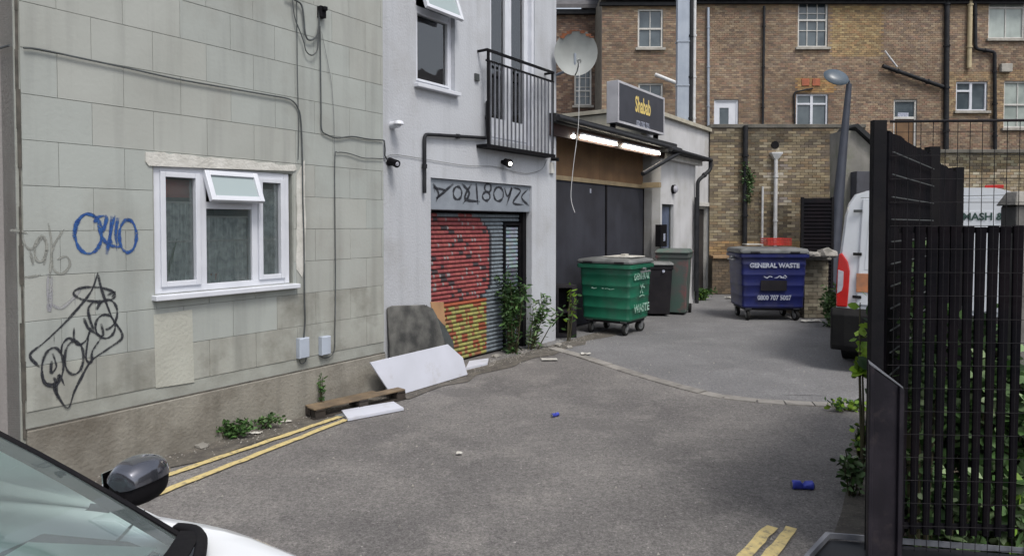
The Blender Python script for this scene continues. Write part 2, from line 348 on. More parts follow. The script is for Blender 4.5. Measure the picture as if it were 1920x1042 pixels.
M['grey_wood'] = mat('weathered_wood', (.17,.165,.155), (.11,.105,.1), 6, .85, .4, 40, streak=.4)
M['tube'] = emis('fluorescent_tube', (1,.90,.72), 16)
M['bulb'] = emis('lit_bulb', (1,.96,.85), 6)
GL = glass('window_glass', (.95,.97,.97), .9, 1.7, .10); GLD = glass('balcony_glass', (.75,.8,.82), 1.0, 2.2)
GLV = glass('open_vent_glass', (.55,.58,.62), 1.0, 3.6, .55)
GLC = glass('windscreen_glass', (.70,.90,.86), 1.0, 2.2, .13)

# ------------------------------------------------------------------ text and paint
def text_part(string, size, frame, m, parent, name='lettering', thick=.002, bold=.0, align='CENTER', squash=1.0, shear=0):
    """frame = (origin, right vector, up vector, normal)"""
    cu = bpy.data.curves.new('tmp', 'FONT'); cu.body = string; cu.size = size; cu.align_x = align; cu.align_y = 'CENTER'; cu.offset = bold; cu.resolution_u = 3; cu.shear = shear
    ob = bpy.data.objects.new('tmp', cu); COL.objects.link(ob)
    dg = bpy.context.evaluated_depsgraph_get(); me = bpy.data.meshes.new_from_object(ob.evaluated_get(dg)); bpy.data.objects.remove(ob)
    o0, r, u, n = [Vector(x) for x in frame]; mb = MB()
    mb.add([o0 + r*v.co.x*squash + u*v.co.y + n*thick for v in me.vertices], [tuple(p.vertices) for p in me.polygons])
    return mb.build(name, m, parent)
def ribbon(mb, pts, nrm, w):
    pts = [Vector(p) for p in pts]; nrm = Vector(nrm); vs = []; fs = []
    for i, p in enumerate(pts):
        t = (pts[min(i+1,len(pts)-1)]-pts[max(i-1,0)]).normalized(); s = t.cross(nrm).normalized()*w/2*(.8+.4*random.random()); vs += [p-s, p+s]
    fs = [(2*i,2*i+1,2*i+3,2*i+2) for i in range(len(pts)-1)]; mb.add(vs, fs)
def soften(m):
    n = m.node_tree; L = n.links; b = n.nodes['Principled BSDF']; a = n.nodes.new('ShaderNodeAttribute'); a.attribute_name = 'soft'
    geo = n.nodes.new('ShaderNodeNewGeometry'); z = n.nodes.new('ShaderNodeTexNoise'); z.inputs['Scale'].default_value = 70; z.inputs['Detail'].default_value = 4; L.new(geo.outputs['Position'], z.inputs['Vector'])
    r_ = n.nodes.new('ShaderNodeMapRange'); r_.inputs[1].default_value = .3; r_.inputs[2].default_value = .55; r_.inputs[3].default_value = .45; r_.inputs[4].default_value = 1.15; L.new(z.outputs['Fac'], r_.inputs[0])
    q = n.nodes.new('ShaderNodeMath'); q.operation = 'MULTIPLY'; q.use_clamp = True; L.new(a.outputs['Fac'], q.inputs[0]); L.new(r_.outputs[0], q.inputs[1]); L.new(q.outputs[0], b.inputs['Alpha'])
for k_ in ('spray_blue','spray_black','spray_faint','spray_violet'): soften(M[k_])
def spray(name, wall, strokes, d, w, m, parent, label=None):
    """paint sprayed on a wall: soft-edged strokes of uneven width, with the odd drip"""
    vs = []; fs = []; soft = []
    rr = random.Random(len(strokes)*7+int(w*1e4))
    def stroke(P_, ww, dens):
        ph = rr.uniform(0,6); base = len(vs)
        for i, p in enumerate(P_):
            t = (P_[min(i+1,len(P_)-1)]-P_[max(i-1,0)]).normalized(); sd_ = t.cross(wall.n)
            k = ww/2*(1+.28*math.sin(i*.35+ph)+.12*math.sin(i*1.1+ph)); de = dens*(1+.15*math.sin(i*.23+ph*2))
            e = 1-.55*(i < 2 or i > len(P_)-3)
            for o_, al in ((-2.1,0),(-.95,.85),(.95,.85),(2.1,0)): vs.append(p+sd_*k*o_*(.6+.4*e)); soft.append(al*de*e)
        for i in range(len(P_)-1):
            for k in range(3): a = base+i*4+k; fs.append((a,a+1,a+5,a+4))
    for i, st in enumerate(strokes):
        P_ = crom([wall.W(x, y, d+.0006*(i % 5)) for x, y in st], 6); stroke(P_, w, 1.15)
        if rr.random() < .4:
            p = rr.choice(P_[2:-2]) if len(P_) > 6 else P_[0]; n_ = 6; L_ = rr.uniform(.03,.10); stroke([p+Vector((0,0,-L_*k/n_))+wall.n*.0003 for k in range(n_+1)], w*.3, .8)
    off = root_off(parent); me = bpy.data.meshes.new(name); me.from_pydata([v-off for v in vs], [], fs); me.materials.append(m)
    at = me.attributes.new('soft', 'FLOAT', 'POINT'); at.data.foreach_set('value', soft)
    o = bpy.data.objects.new(name, me); COL.objects.link(o); o.parent = parent; return tag(o, label)
def ell(cx, cy, rx, ry, rot=0, a0=0, a1=370, n=14):
    out = []
    for i in range(n+1):
        a = R(a0+(a1-a0)*i/n); x = rx*math.cos(a); y = ry*math.sin(a); out.append((cx+x*math.cos(rot)-y*math.sin(rot), cy+x*math.sin(rot)+y*math.cos(rot)))
    return out

# ================================================================== SETTING
def sheet(name, pts, z, m):
    mb = MB(); mb.add([(p[0],p[1],z) for p in pts], [tuple(range(len(pts)))]); return mb.build(name, m)
g = sheet('ground', [(-300,-300),(300,-300),(300,400),(-300,400)], -.004, M['asphalt']); tag(g, kind='structure')
curve_px = [(1035,652),(1090,668),(1160,690),(1230,712),(1300,731),(1370,746),(1430,752),(1500,756),(1560,759),(1640,763),(1700,766)]
cpts = [G(*p) for p in curve_px]
yard = [(p.x, p.y) for p in cpts] + [(30, cpts[-1].y), (30, 24), (cpts[0].x-3, 24), (cpts[0].x-3, cpts[0].y)]
tag(sheet('yard_surface', yard, 0, M['yard']), kind='structure')
kr = empty('kerb_strip', (cpts[5].x, cpts[5].y, 0), kind='structure')
fine = crom([(p.x,p.y,0) for p in cpts], 12); L0 = 0; start = fine[0]; acc = 0; prev = fine[0]; k = 0
nodes = [fine[0]]; target = .34
for p in fine[1:]:
    acc += (p-prev).length; prev = p
    if acc >= target: nodes.append(p); acc = 0; target = random.uniform(.26,.42)
for a, b in zip(nodes[:-1], nodes[1:]):
    t = (b-a).normalized(); a2 = a + t*.006; b2 = b - t*.006; jj = random.uniform(-.008,.008); s = Vector((-t.y,t.x,0)); hh = random.uniform(.004,.013)
    MB().hexa([a2+s*(jj-.085)+Vector((0,0,-.02)), b2+s*(jj-.085)+Vector((0,0,-.02)), b2+s*(jj+.085)+Vector((0,0,-.02)), a2+s*(jj+.085)+Vector((0,0,-.02)),
               a2+s*(jj-.08)+Vector((0,0,hh)), b2+s*(jj-.08)+Vector((0,0,hh)), b2+s*(jj+.08)+Vector((0,0,hh)), a2+s*(jj+.08)+Vector((0,0,hh))]).build('kerb_stone', M['sett'], kr)
# verge of grit along the left wall
vp = []
for i in range(30):
    s = -.5 + i*.33; vp.append(A.P(s, .20 + .14*random.random() + (.05 if i % 3 else .12), 0))
vp2 = [A.P(9.3, 0, 0), A.P(-.5, 0, 0)]
tag(sheet('verge', [(p.x,p.y) for p in vp+vp2], .004, M['grit']), kind='structure')
# double yellow lines, left and right
def yline(pxa, pxb, width, n=14):
    a = G(*pxa); b = G(*pxb); t = (b-a).normalized(); s = Vector((-t.y,t.x,0)); mb = MB(); l = []; r_ = []
    for i in range(n+1):
        p = a + (b-a)*i/n + s*random.uniform(-.006,.006); l.append(p+s*(width/2+random.uniform(-.005,.004))); r_.append(p-s*(width/2+random.uniform(-.005,.004)))
    z = .008
    mb.add([(q.x,q.y,z) for q in l+r_], [(i,i+1,n+2+i,n+1+i) for i in range(n)])
    return tag(mb.build('yellow_line', M['yellow']), kind='structure')
yline((110,960),(640,781),.072,30); yline((110,1000),(648,787),.072,30)
yline((1360,1085),(1447,988),.072,10); yline((1408,1085),(1485,990),.072,10)
for i_, (ptch, m__) in enumerate(((((1470,722),(1545,724),(1550,742),(1468,740)),'slab'), (((1310,745),(1400,765),(1330,800),(1230,775)),'yard'))):
    if i_ == 0: tag(sheet('repair_patch', [tuple(G(*p_).xy) for p_ in ptch], .004, M['yard']), kind='structure')
# paving slabs at the foot of the fence
pv = empty('pavement', (*(G(1605,960).xy), 0), kind='structure')
for i in range(5):
    for j in range(6):
        x0 = G(1603,960).x + i*.42; y0 = 2.42 + j*.36
        if y0 > 3.2: continue
        z0 = .03 + random.uniform(-.003,.003)
        MB().box(x0+.005, x0+.413, y0+.005, y0+.353, -.02, z0).build('paving_slab', M['slab'], pv, bevel=.004)
dp_ = [G(1560,1010),G(1578,960),G(1590,900),G(1588,860),G(1605,810),G(1618,770),G(1700,770),G(1760,900),G(1700,1010)]
tag(sheet('dirt_verge', [(p.x+(.0),p.y) for p in dp_], .006, M['grit']), kind='structure')
# planting bed behind the fence
bd = MB(); bd.prism([Vector(p) for p in ((2.35,2.0,-.02),(9,2.0,-.02),(9,5.95,-.02),(4.0,5.95,-.02),(2.2,3.7,-.02))], Vector((0,0,.05))); tag(bd.build('planting_bed', M['soil']), kind='structure')

# ================================================================== GREY BLOCK BUILDING (A)
bA = empty('grey_block_building', A.P(4, 0, 0), 'two-storey building of pale grey-green painted blocks, graffiti at its corner, white triple window', 'building')
sEnd = A.px(720, 500)[0]; ZA = 6.6
w0 = A.px(288, 312); w1 = A.px(550, 535); wtop = (A.px(288,312)[1]+A.px(550,322)[1])/2; wbot = (A.px(288,553)[1]+A.px(550,531)[1])/2
winA = (w0[0], w1[0], wbot, wtop)
mb = MB()
for (a,b,c,d) in subtract((0.0, sEnd-.005, -.1, ZA), [winA]): mb.wbox(A, a, b, -.24, -.006, c, d)
mb.build('wall', M['joint'], bA)
bs, bw, crs = 1.851, .455, .318; rows = range(-4, 15)
n_blk = 0
for r_ in rows:
    z0 = bs + r_*crs; z1 = z0 + crs
    if z0 > ZA: continue
    z0 = max(z0, .46); off = -(.5 if r_ % 2 else 0)*bw
    i = 0
    while True:
        s0 = .035 + off + i*bw; s1 = s0 + bw; i += 1
        if s0 > sEnd-.02: break
        s0c = max(s0, .035); s1c = min(s1, sEnd)
        if s1c-s0c < .03: continue
        pr = random.uniform(-.0015, .0015)
        pieces = subtract((s0c+.0012, s1c-.0012, z0+.002, min(z1, ZA)-.002), [(winA[0]-.01, winA[1]+.01, winA[2]-.01, winA[3]+.01)])
        m_ = M['block_low'] if z0 < .58 or (z0 < .9 and random.random() < .25) else (M['block_warm'] if math.sin(s0*1.7+z0*2.3) > .25 and z0 > 1.0 else M['block'])
        if len(pieces) == 0: continue
        mb = MB()
        for (a,b,c,d) in pieces:
            if b-a > .012 and d-c > .012: mb.cham(A, a, b, -.006, pr*.6, c, d, .0016)
        if mb.v: mb.build('block', m_, bA); n_blk += 1
# plinth, its drip edge, corner strip
mb = MB(); mb.wbox(A, .03, sEnd, -.2, .022, -.1, .452); mb.build('plinth', M['plinth'], bA, bevel=.008)
mb = MB(); mb.wbox(A, .03, sEnd, -.1, .010, .452, .464); mb.build('drip_edge', M['dark_edge'], bA)
mb = MB(); 
for i in range(24):
    z = .4 + i*.27; mb.wbox(A, .012+random.uniform(-.006,.006), .030+random.uniform(-.006,.004), -.02, .002+random.uniform(0,.003), z, z+.272)
mb.build('corner_seam', M['dark_edge'], bA)
# the return wall round the corner and the rest of the shell
AR = Wall(A.P(0,-.012,0), ANG_A-R(90)); AR.n = -A.u; AR.u = -A.n
mb = MB(); mb.hexa([A.P(0,-.02,-.1),A.P(.2,-.02,-.1),A.P(.2,-4.5,-.1),A.P(0,-4.5,-.1),A.P(0,-.02,ZA),A.P(.2,-.02,ZA),A.P(.2,-4.5,ZA),A.P(0,-4.5,ZA)]); mb.build('side_wall', M['side_render'], bA)
mb = MB()
mb.wbox(A, .2, sEnd, -4.5, -4.3, -.1, ZA); mb.wbox(A, sEnd-.2, sEnd-.005, -4.3, -.25, -.1, ZA); mb.build('rear_wall', M['side_render'], bA)
mb = MB(); mb.wbox(A, -.06, sEnd+.0, -4.6, .06, ZA, ZA+.16); mb.build('roof', M['felt'], bA)
mb = MB(); mb.wbox(A, .2, sEnd-.2, -3.0, -.25, .02, .12); mb.wbox(A, .21, sEnd-.21, -3.1, -3.0, .02, 3.3); mb.wbox(A, .21, sEnd-.21, -3.0, -.25, 2.9, 3.0); mb.build('room_interior', M['room'], bA)
# pale filler round the window head and down its right side
def wpoly(wall, pts, d0, d1, name, m, parent, label=None):
    mb = MB(); mb.prism([wall.W(x,y,d0) for x,y in pts], wall.n*(d1-d0)); return mb.build(name, m, parent, label=label)
top = [(272+i*11.2, 284+i*1.05+random.uniform(-2.2,2.2)) for i in range(26)]
wpoly(A, [(278,311),(272,303)]+top+[(555,318),(550,321),(400,316)], .0005, .012, 'window_filler', M['filler'], bA, 'lumpy pale mortar over the window head')
r1 = [(572+random.uniform(-1.6,1.6), 300+i*16) for i in range(13)]; l1 = [(556+random.uniform(-1.2,1.2), 505-i*16) for i in range(12)]
wpoly(A, r1+[(566,520)]+l1, .0005, .006, 'window_filler', M['filler'], bA)
wpoly(A, [(288,590),(360,580),(364,716),(326,722),(292,727)], .0005, .003, 'render_patch', M['patch'], bA, 'paler rectangular patch below the window')
# --- the triple window
def win_w(wall, x, y, d): return wall.px(x, y, d)
D0 = -.055
wr = empty('window', A.P((winA[0]+winA[1])/2, D0, winA[2])-root_off(bA)); wr.parent = bA
sa, sb, za, zb = winA
mu = MB(); fr = .055
def wframe(mb, W, a, b, c, d, t, d0, d1):
    mb.wbox(W, a, a+t, d0, d1, c, d); mb.wbox(W, b-t, b, d0, d1, c, d); mb.wbox(W, a+t, b-t, d0+.0015, d1-.0015, c, c+t); mb.wbox(W, a+t, b-t, d0+.0015, d1-.0015, d-t, d)
wframe(mu, A, sa+.002, sb-.03, za+.002, zb-.002, fr, D0-.03, D0+.035)
m1 = A.px(377,400,D0)[0]; m2 = A.px(474,400,D0)[0]
mu.wbox(A, m1-.03, m1+.03, D0-.027, D0+.032, za+fr, zb-fr); mu.wbox(A, m2-.03, m2+.03, D0-.027, D0+.032, za+fr, zb-fr)
ztr = A.px(425,386,D0)[1]
mu.wbox(A, m1+.03, m2-.03, D0-.025, D0+.03, ztr-.03, ztr+.03)
mu.build('frame', M['upvc'], wr, bevel=.004)
for (a, b, c, d) in ((sa+fr, m1-.03, za+fr, zb-fr), (m2+.03, sb-.03-fr, za+fr, zb-fr)):
    q = MB(); wframe(q, A, a+.002, b-.002, c+.002, d-.002, .042, D0-.02, D0+.052); q.build('sash', M['upvc'], wr, bevel=.004)
    q = MB(); q.wbox(A, a+.04, b-.04, D0-.004, D0+.004, c+.04, d-.04); q.build('pane', GL, wr)
q = MB(); q.wbox(A, m1+.03, m2-.03, D0-.004, D0+.004, za+fr, ztr-.03); q.build('pane', GL, wr)
# open top-hung vent
def vent(W, a, b, c, d, dd, ang, parent, gmat, t=.045):
    """sash hinged at its top edge, swung outward"""
    h = d-c; mbf = MB(); mbg = MB(); ca, sa_ = math.cos(ang), math.sin(ang)
    def Q(s, hz, dep): # hz measured down from hinge
        return W.P(s, dd + hz*sa_ + dep*ca, d - hz*ca + dep*sa_)
    def hb(mb_, s0, s1, h0, h1, e0, e1):
        mb_.hexa([Q(s0,h1,e1),Q(s1,h1,e1),Q(s1,h1,e0),Q(s0,h1,e0),Q(s0,h0,e1),Q(s1,h0,e1),Q(s1,h0,e0),Q(s0,h0,e0)])
    hb(mbf, a, a+t, 0, h, -.025, .025); hb(mbf, b-t, b, 0, h, -.025, .025); hb(mbf, a+t, b-t, 0, t, -.0235, .0235); hb(mbf, a+t, b-t, h-t, h, -.0235, .0235)
    hb(mbg, a+t, b-t, t, h-t, -.004, .004)
    f = mbf.build('open_sash', M['upvc'], parent, bevel=.004); mbg.build('open_pane', gmat, parent)
vent(A, m1+.0, m2+.01, ztr+.01, zb-.03, D0+.04, R(24), wr, GLV)
q = MB(); q.wbox(A, sa-.03, sb+.03, -.1, .075, za-.045, za-.002); q.build('sill', M['upvc'], wr, bevel=.006)
# lace curtain, plant and pot behind the glass
for (a, b, dz) in ((sa+.06, m1-.01, .30), (m1+.02, m2-.02, .42), (m2+.02, sb-.07, .16)):
    rings = []
    for k in range(40):
        s = a + (b-a)*k/39; dd = D0-.065 + .014*math.sin(k*1.9)+.008*math.sin(k*.7); rings.append([A.P(s,dd,za+.03), A.P(s,dd,zb-dz)])
    mb = MB(); vs = [p for r_ in rings for p in r_]; mb.add(vs, [(2*i,2*i+1,2*i+3,2*i+2) for i in range(39)]); mb.build('lace_curtain', M['lace'], wr, smooth=True)
    q = MB(); q.wbox(A, a, b, D0-.052, D0-.046, za+.42, za+.435); q.wbox(A, a, b, D0-.052, D0-.046, zb-dz-.01, zb-dz+.006); q.build('curtain_rail', M['upvc_old'], wr)
mb = MB(); mb.wbox(A, sa+.16, m1-.05, D0-.1, D0-.09, zb-.26, zb-.11); mb.build('red_cloth', M['red_crate'], wr)
pp = A.P(m1+.16, D0-.10, za+.06)
mb = MB(); mb.tube([pp, pp+Vector((0,0,.075))], [.03,.045], 12); mb.build('plant_pot', M['pot'], wr)
mb = MB(); mb.prism([A.P(sa+.10,D0-.06,za+.05),A.P(sa+.15,D0-.06,za+.05),A.P(sa+.26,D0-.06,za+.5)], A.n*.004); mb.build('house_plant_leaf', mat('aloe',(.05,.10,.035),None,9,.6), wr)
# meter boxes
for (x0,x1,y0,y1,lab) in ((555,574,634,668,'left'),(597,614,631,662,'right')):
    a, zt = A.px(x0,y0); b, zbm = A.px(x1,y1)
    q = MB(); q.cham(A, a, b, .001, .06, zbm, zt, .008)
    o = q.build('meter_box', M['box_grey']); p0 = A.P(a,.03,zbm)
    tag(o, 'small pale blue-grey cable box low on the grey wall, %s of the two' % lab, 'cable box', 'cable boxes low on the grey wall')
# graffiti (crop 2.482x of region from 0,380)
def cr(pts): return [(x/2.482, 380+y/2.482) for x, y in pts]
blue = [ell(412,145,62,92,0,-80,300), [(345,175),(350,110),(372,72),(400,52),(440,62)], [(440,95),(455,68),(490,62),(495,80),(478,140)], [(455,95),(470,150),(500,190),(545,205),(560,200)],
        [(535,58),(520,120),(496,240)], [(520,62),(512,150),(520,190)], [(548,70),(538,150),(545,195)], ell(595,155,40,76,0,-100,290)]
spray('graffiti', A, [cr(s) for s in blue], .003, .0135, M['spray_blue'], bA, 'blue sprayed tag')
blk = [[(455,325),(430,400),(385,465),(300,560),(205,650),(140,708),(185,765)], [(455,325),(472,400),(500,480),(525,540),(570,622),(500,680),(425,735),(375,820),(345,880),(315,955),(262,885),(250,850)],
       ell(440,425,98,33,.06,0,365), [(500,430),(535,415),(520,440)],
       ell(245,765,50,92,.1,-60,310), [(240,735),(238,790),(262,760),(245,700)], [(205,835),(262,845),(275,800),(300,850)], [(265,905),(262,840),(250,810)], [(195,770),(200,820),(225,850),(265,830)],
       ell(345,720,44,78,.05,0,365), [(285,710),(290,660),(320,630),(350,645)],
       [(345,580),(345,630),(365,660),(400,640),(425,580)], [(390,535),(410,580),(450,610),(480,615),(470,560)],
       [(415,600),(400,720),(425,740),(430,690),(470,630)], [(440,600),(418,540),(412,490),(440,460),(470,470)], ell(490,575,46,55,0,-30,330), ell(495,520,50,70,.2,-170,80)]
spray('graffiti', A, [cr(s) for s in blk], .0035, .0095, M['spray_black'], bA, 'black sprayed tag inside a crooked arrow')
fnt = [[(40,130),(90,130),(130,145)], [(100,150),(120,200),(150,215),(195,165),(215,200),(205,290)], [(140,220),(155,290)], ell(190,215,28,60,.1), [(225,95),(240,200),(232,350)], [(300,120),(255,190),(240,240),(250,310),(290,330),(325,290),(310,250),(265,265)], [(110,350),(190,335)]]
spray('graffiti', A, [cr(s) for s in fnt], .003, .009, M['spray_faint'], bA, 'faded grey tag by the corner')
spray('graffiti', A, [cr(s) for s in [[(225,330),(222,420),(230,505),(238,400),(240,340)], [(240,470),(280,490),(330,455),(380,400)]]], .003, .012, M['spray_violet'], bA)

# ================================================================== WHITE BUILDING (B)
bB = empty('white_rendered_building', B.P(-2, 0, 0), 'white rendered building with roller shutter garage and juliet balcony beside the grey blocks', 'building')
sB0 = B.px(712, 500)[0]; sB1 = 0.0; ZB = 7.2
def prect(W, x0, y0, x1, y1, d=0):
    a = W.px(x0, (y0+y1)/2, d)[0]; b = W.px(x1, (y0+y1)/2, d)[0]
    zt = W.px((x0+x1)/2, y0, d)[1]; zb_ = W.px((x0+x1)/2, y1, d)[1]; return (a, b, zb_, zt)
wB = (B.px(780,80)[0], B.px(853,80)[0], B.px(815,165)[1], B.px(815,-60)[1])
dB = (B.px(919,150)[0], B.px(1003,150)[0], B.px(960,268)[1], B.px(960,-70)[1])
gB = (B.px(808,500)[0], B.px(997,500)[0], -.1, (B.px(808,335)[1]+B.px(997,347)[1])/2)
mb = MB()
for (a,b,c,d) in subtract((sB0, sB1, -.1, ZB), [wB, dB, gB]): mb.wbox(B, a, b, -.28, 0, c, d)
mb.build('wall', M['white_wall'], bB)
mb = MB(); mb.wbox(B, sB1-.28, sB1-.002, -4.2, -.28, -.1, ZB); mb.wbox(B, sB0, sB1, -4.4, -4.2, -.1, ZB); mb.wbox(B, sB0, sB0+.2, -4.2, -.28, -.1, ZB); mb.build('side_wall', M['white_wall'], bB)
mb = MB(); mb.wbox(B, sB0-.05, sB1+.05, -4.5, .05, ZB, ZB+.16); mb.build('roof', M['felt'], bB)
mb = MB(); mb.wbox(B, sB0+.2, sB1-.3, -4.1, -.28, gB[3]+.02, gB[3]+.14); mb.wbox(B, sB0+.2, sB1-.3, -3.2, -3.1, gB[3]+.14, ZB); mb.build('room_interior', M['room'], bB)
# first-floor window, top-hung pane swung open
wr = empty('window', B.P(wB[0], -.1, wB[2])-root_off(bB)); wr.parent = bB
mu = MB(); dB_ = -.10
wframe(mu, B, wB[0]+.002, wB[1]-.002, wB[2]+.002, wB[3]-.002, .05, dB_-.03, dB_+.035)
zt = B.px(815,30,dB_)[1]; mu.wbox(B, wB[0]+.052, wB[1]-.052, dB_-.028, dB_+.032, zt-.035, zt+.03); mu.build('frame', M['upvc'], wr, bevel=.004)
q = MB(); wframe(q, B, wB[0]+.054, wB[1]-.054, wB[2]+.054, zt-.037, .03, dB_-.02, dB_+.045); q.build('sash', M['upvc'], wr, bevel=.003)
q = MB(); q.wbox(B, wB[0]+.08, wB[1]-.08, dB_-.004, dB_+.004, wB[2]+.08, zt-.06); q.build('pane', GLD, wr)
vent(B, wB[0]+.03, wB[1]-.01, zt-.08, zt+.50, dB_+.05, R(20), wr, GLV, .05)
q = MB(); q.wbox(B, wB[0]-.04, wB[1]+.04, -.14, .08, wB[2]-.05, wB[2]-.002); q.build('sill', M['upvc'], wr, bevel=.006)
# balcony door
dr = empty('balcony_door', B.P(dB[0], -.15, dB[2])-root_off(bB)); dr.parent = bB
mu = MB(); dd = -.12; wframe(mu, B, dB[0]+.002, dB[1]-.06, dB[2]+.002, dB[3]-.002, .05, dd-.035, dd+.03); mu.wbox(B, dB[1]-.06, dB[1]-.001, dd-.04, -.02, dB[2]+.002, dB[3]-.002); mu.build('frame', M['upvc'], dr, bevel=.004)
mid = (dB[0]+dB[1]-.06)/2
for (a,b) in ((dB[0]+.052, mid-.002), (mid+.002, dB[1]-.112)):
    q = MB(); wframe(q, B, a, b, dB[2]+.054, dB[3]-.054, .075, dd-.02, dd+.045)
    q.wbox(B, a+.07, b-.07, dd-.018, dd+.04, dB[2]+.125, dB[2]+.33); q.build('door_leaf', M['upvc'], dr, bevel=.004)
    q = MB(); q.wbox(B, a+.07, b-.07, dd-.002, dd+.006, dB[2]+.3, dB[3]-.125); q.build('pane', GLD, dr)
# juliet balcony railing
r0 = B.px(912,290,.16)[0]; r1_ = B.px(1038,290,.16)[0]; zr0 = (B.px(912,272,.16)[1]+B.px(1036,288,.16)[1])/2; zr1 = (B.px(912,99,.16)[1]+B.px(1036,130,.16)[1])/2
br = empty('balcony_railing', B.P(r0,.1,zr0)-root_off(bB)); br.parent = bB
q = MB(); q.wbox(B, r0, r1_, .14, .175, zr1-.02, zr1+.012); q.wbox(B, r0, r1_, .145, .17, zr1-.16, zr1-.135)
q.wbox(B, r0, r0+.03, .0, .14, zr1-.02, zr1+.01); q.wbox(B, r1_-.03, r1_, .0, .14, zr1-.02, zr1+.01); q.build('top_rail', M['black_metal'], br)
q = MB(); q.wbox(B, r0-.02, r1_+.02, .001, .185, zr0-.045, zr0); q.build('balcony_base', M['black_metal'], br)
for x in (r0+.05, r1_-.03): 
    q = MB(); q.wbox(B, x-.015, x+.015, .14, .172, zr0, zr1-.02); q.build('rail_post', M['black_metal'], br)
nb = 17; bmesh0 = None
for k in range(nb):
    s = r0+.10 + (r1_-r0-.15)*k/(nb-1)
    q = MB(); q.wbox(B, s-.010, s+.010, .149, .167, zr0-.0, zr1-.16); q.build('baluster', M['rail'], br)
# shutter box and shutter
zbx = (B.px(808,392,-.03)[1]+B.px(997,399,-.03)[1])/2
gd = empty('garage_shutter', B.P(gB[0], -.1, 0)-root_off(bB)); gd.parent = bB
q = MB(); q.wbox(B, gB[0]+.003, gB[1]-.003, -.27, -.035, zbx, gB[3]-.003); q.build('shutter_box', M['shutter_box'], gd, bevel=.01)
gs0, gs1 = gB[0]+.0, gB[1]-.0
MB().wbox(B, gs0+.003, gs0+.05, -.26, -.14, 0, zbx-.003).build('guide_rail', M['black_metal'], gd); MB().wbox(B, gs1-.09, gs1-.003, -.26, -.10, 0, zbx-.003).build('guide_rail', M['black_metal'], gd)
def gpx(x, y): return B.px(x, y, -.16)
ws0 = gpx(947,500)[0]; ws1 = gpx(985,500)[0]; zw = gpx(965,418)[1]
def paint(s, z):
    # what is sprayed where on the shutter (s, z in metres), read off the photograph
    x = (s-gs0)/(gs1-gs0); zred = gpx(850,566)[1]; zt_ = gpx(850,405)[1]
    n = random.random()
    grey = (.20,.235,.265); red = (.35,.075,.085)
    edge = .655 - .55*max(0, (z-(zt_-.35)))**2*2 - .8*max(0,(zred+.22-z))**2*3
    if z > zred and z < zt_+.03*math.sin(x*20) and x < edge:
        if x > edge-.02: return (.04,.04,.05)
        v = .75+.4*n; c = (red[0]*v, red[1]*v*(1.0+.3*n), red[2]*v)
        if math.sin(x*41)*math.sin(z*37+2)+.8*math.sin(x*17+z*9) > 1.02: return (.06,.045,.05)
        if n > .93: return (.30,.28,.28)
        return c
    if z <= zred and .10 < x < .60:
        t = math.sin(z*23+x*19)+math.sin(x*47-z*13)*.8+ (n-.5)
        if abs(z-(zred-.02)) < .05: return (.40,.10,.05)
        if t > .75: return (.32,.09,.05)
        if t < -1.15: return (.30,.13,.07)
        return (.30+.1*n,.29+.1*n,.11)
    if x < .10 and z <= zred: return (.36,.17,.09)
    v = .8+.35*n; return (grey[0]*v, grey[1]*v, grey[2]*v)
pitch = .058; nsl = int((zbx-.03)/pitch)
def slat_strip(s0, s1, z0, z1, d, parent, pf, segs):
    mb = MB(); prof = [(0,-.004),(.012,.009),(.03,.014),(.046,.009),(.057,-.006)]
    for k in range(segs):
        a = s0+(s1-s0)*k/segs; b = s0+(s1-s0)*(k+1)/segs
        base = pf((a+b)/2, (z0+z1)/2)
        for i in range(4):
            sh = (.16,.95,1.0,.62)[i]  # groove shade between slats painted into the colour
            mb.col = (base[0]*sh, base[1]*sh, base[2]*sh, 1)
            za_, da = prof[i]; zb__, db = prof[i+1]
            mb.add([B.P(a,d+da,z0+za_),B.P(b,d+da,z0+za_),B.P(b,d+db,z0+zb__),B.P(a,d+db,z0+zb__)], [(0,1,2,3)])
    return mb.build('slat', M['slat'], parent)
for i in range(nsl+1):
    z0 = .02 + i*pitch
    if z0 + pitch > zbx: break
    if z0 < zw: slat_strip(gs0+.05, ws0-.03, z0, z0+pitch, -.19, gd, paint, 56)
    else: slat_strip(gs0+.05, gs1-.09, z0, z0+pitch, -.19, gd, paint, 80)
q = MB(); q.wbox(B, gs0+.02, gs1-.05, -.23, -.215, 0, zbx); q.build('shutter_backing', M['black_metal'], gd)
q = MB(); wframe(q, B, ws0-.03, gs1-.092, .02, zw+.0, .035, -.20, -.145); q.build('wicket_frame', M['black_metal'], gd)
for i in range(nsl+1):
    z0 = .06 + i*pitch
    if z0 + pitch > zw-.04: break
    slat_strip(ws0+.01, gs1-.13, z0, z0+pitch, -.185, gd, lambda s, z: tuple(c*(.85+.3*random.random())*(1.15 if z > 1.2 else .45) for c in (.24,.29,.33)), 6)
tagpx = [[(812,345),(822,362),(818,378)], [(812,352),(835,358),(818,372),(850,345)], ell(858,362,8,12), [(866,345),(880,362),(868,382)], [(884,345),(872,372),(900,378)], [(893,344),(896,384)],
         ell(912,368,7,8), ell(915,352,6,8), ell(935,364,9,13), [(946,352),(952,368),(960,352),(950,385)], [(962,352),(976,358),(962,380),(982,384)], [(990,355),(978,370),(992,386)]]
spray('graffiti', B, tagpx, -.032, .019, M['spray_black'], gd, 'dark tag along the shutter box')
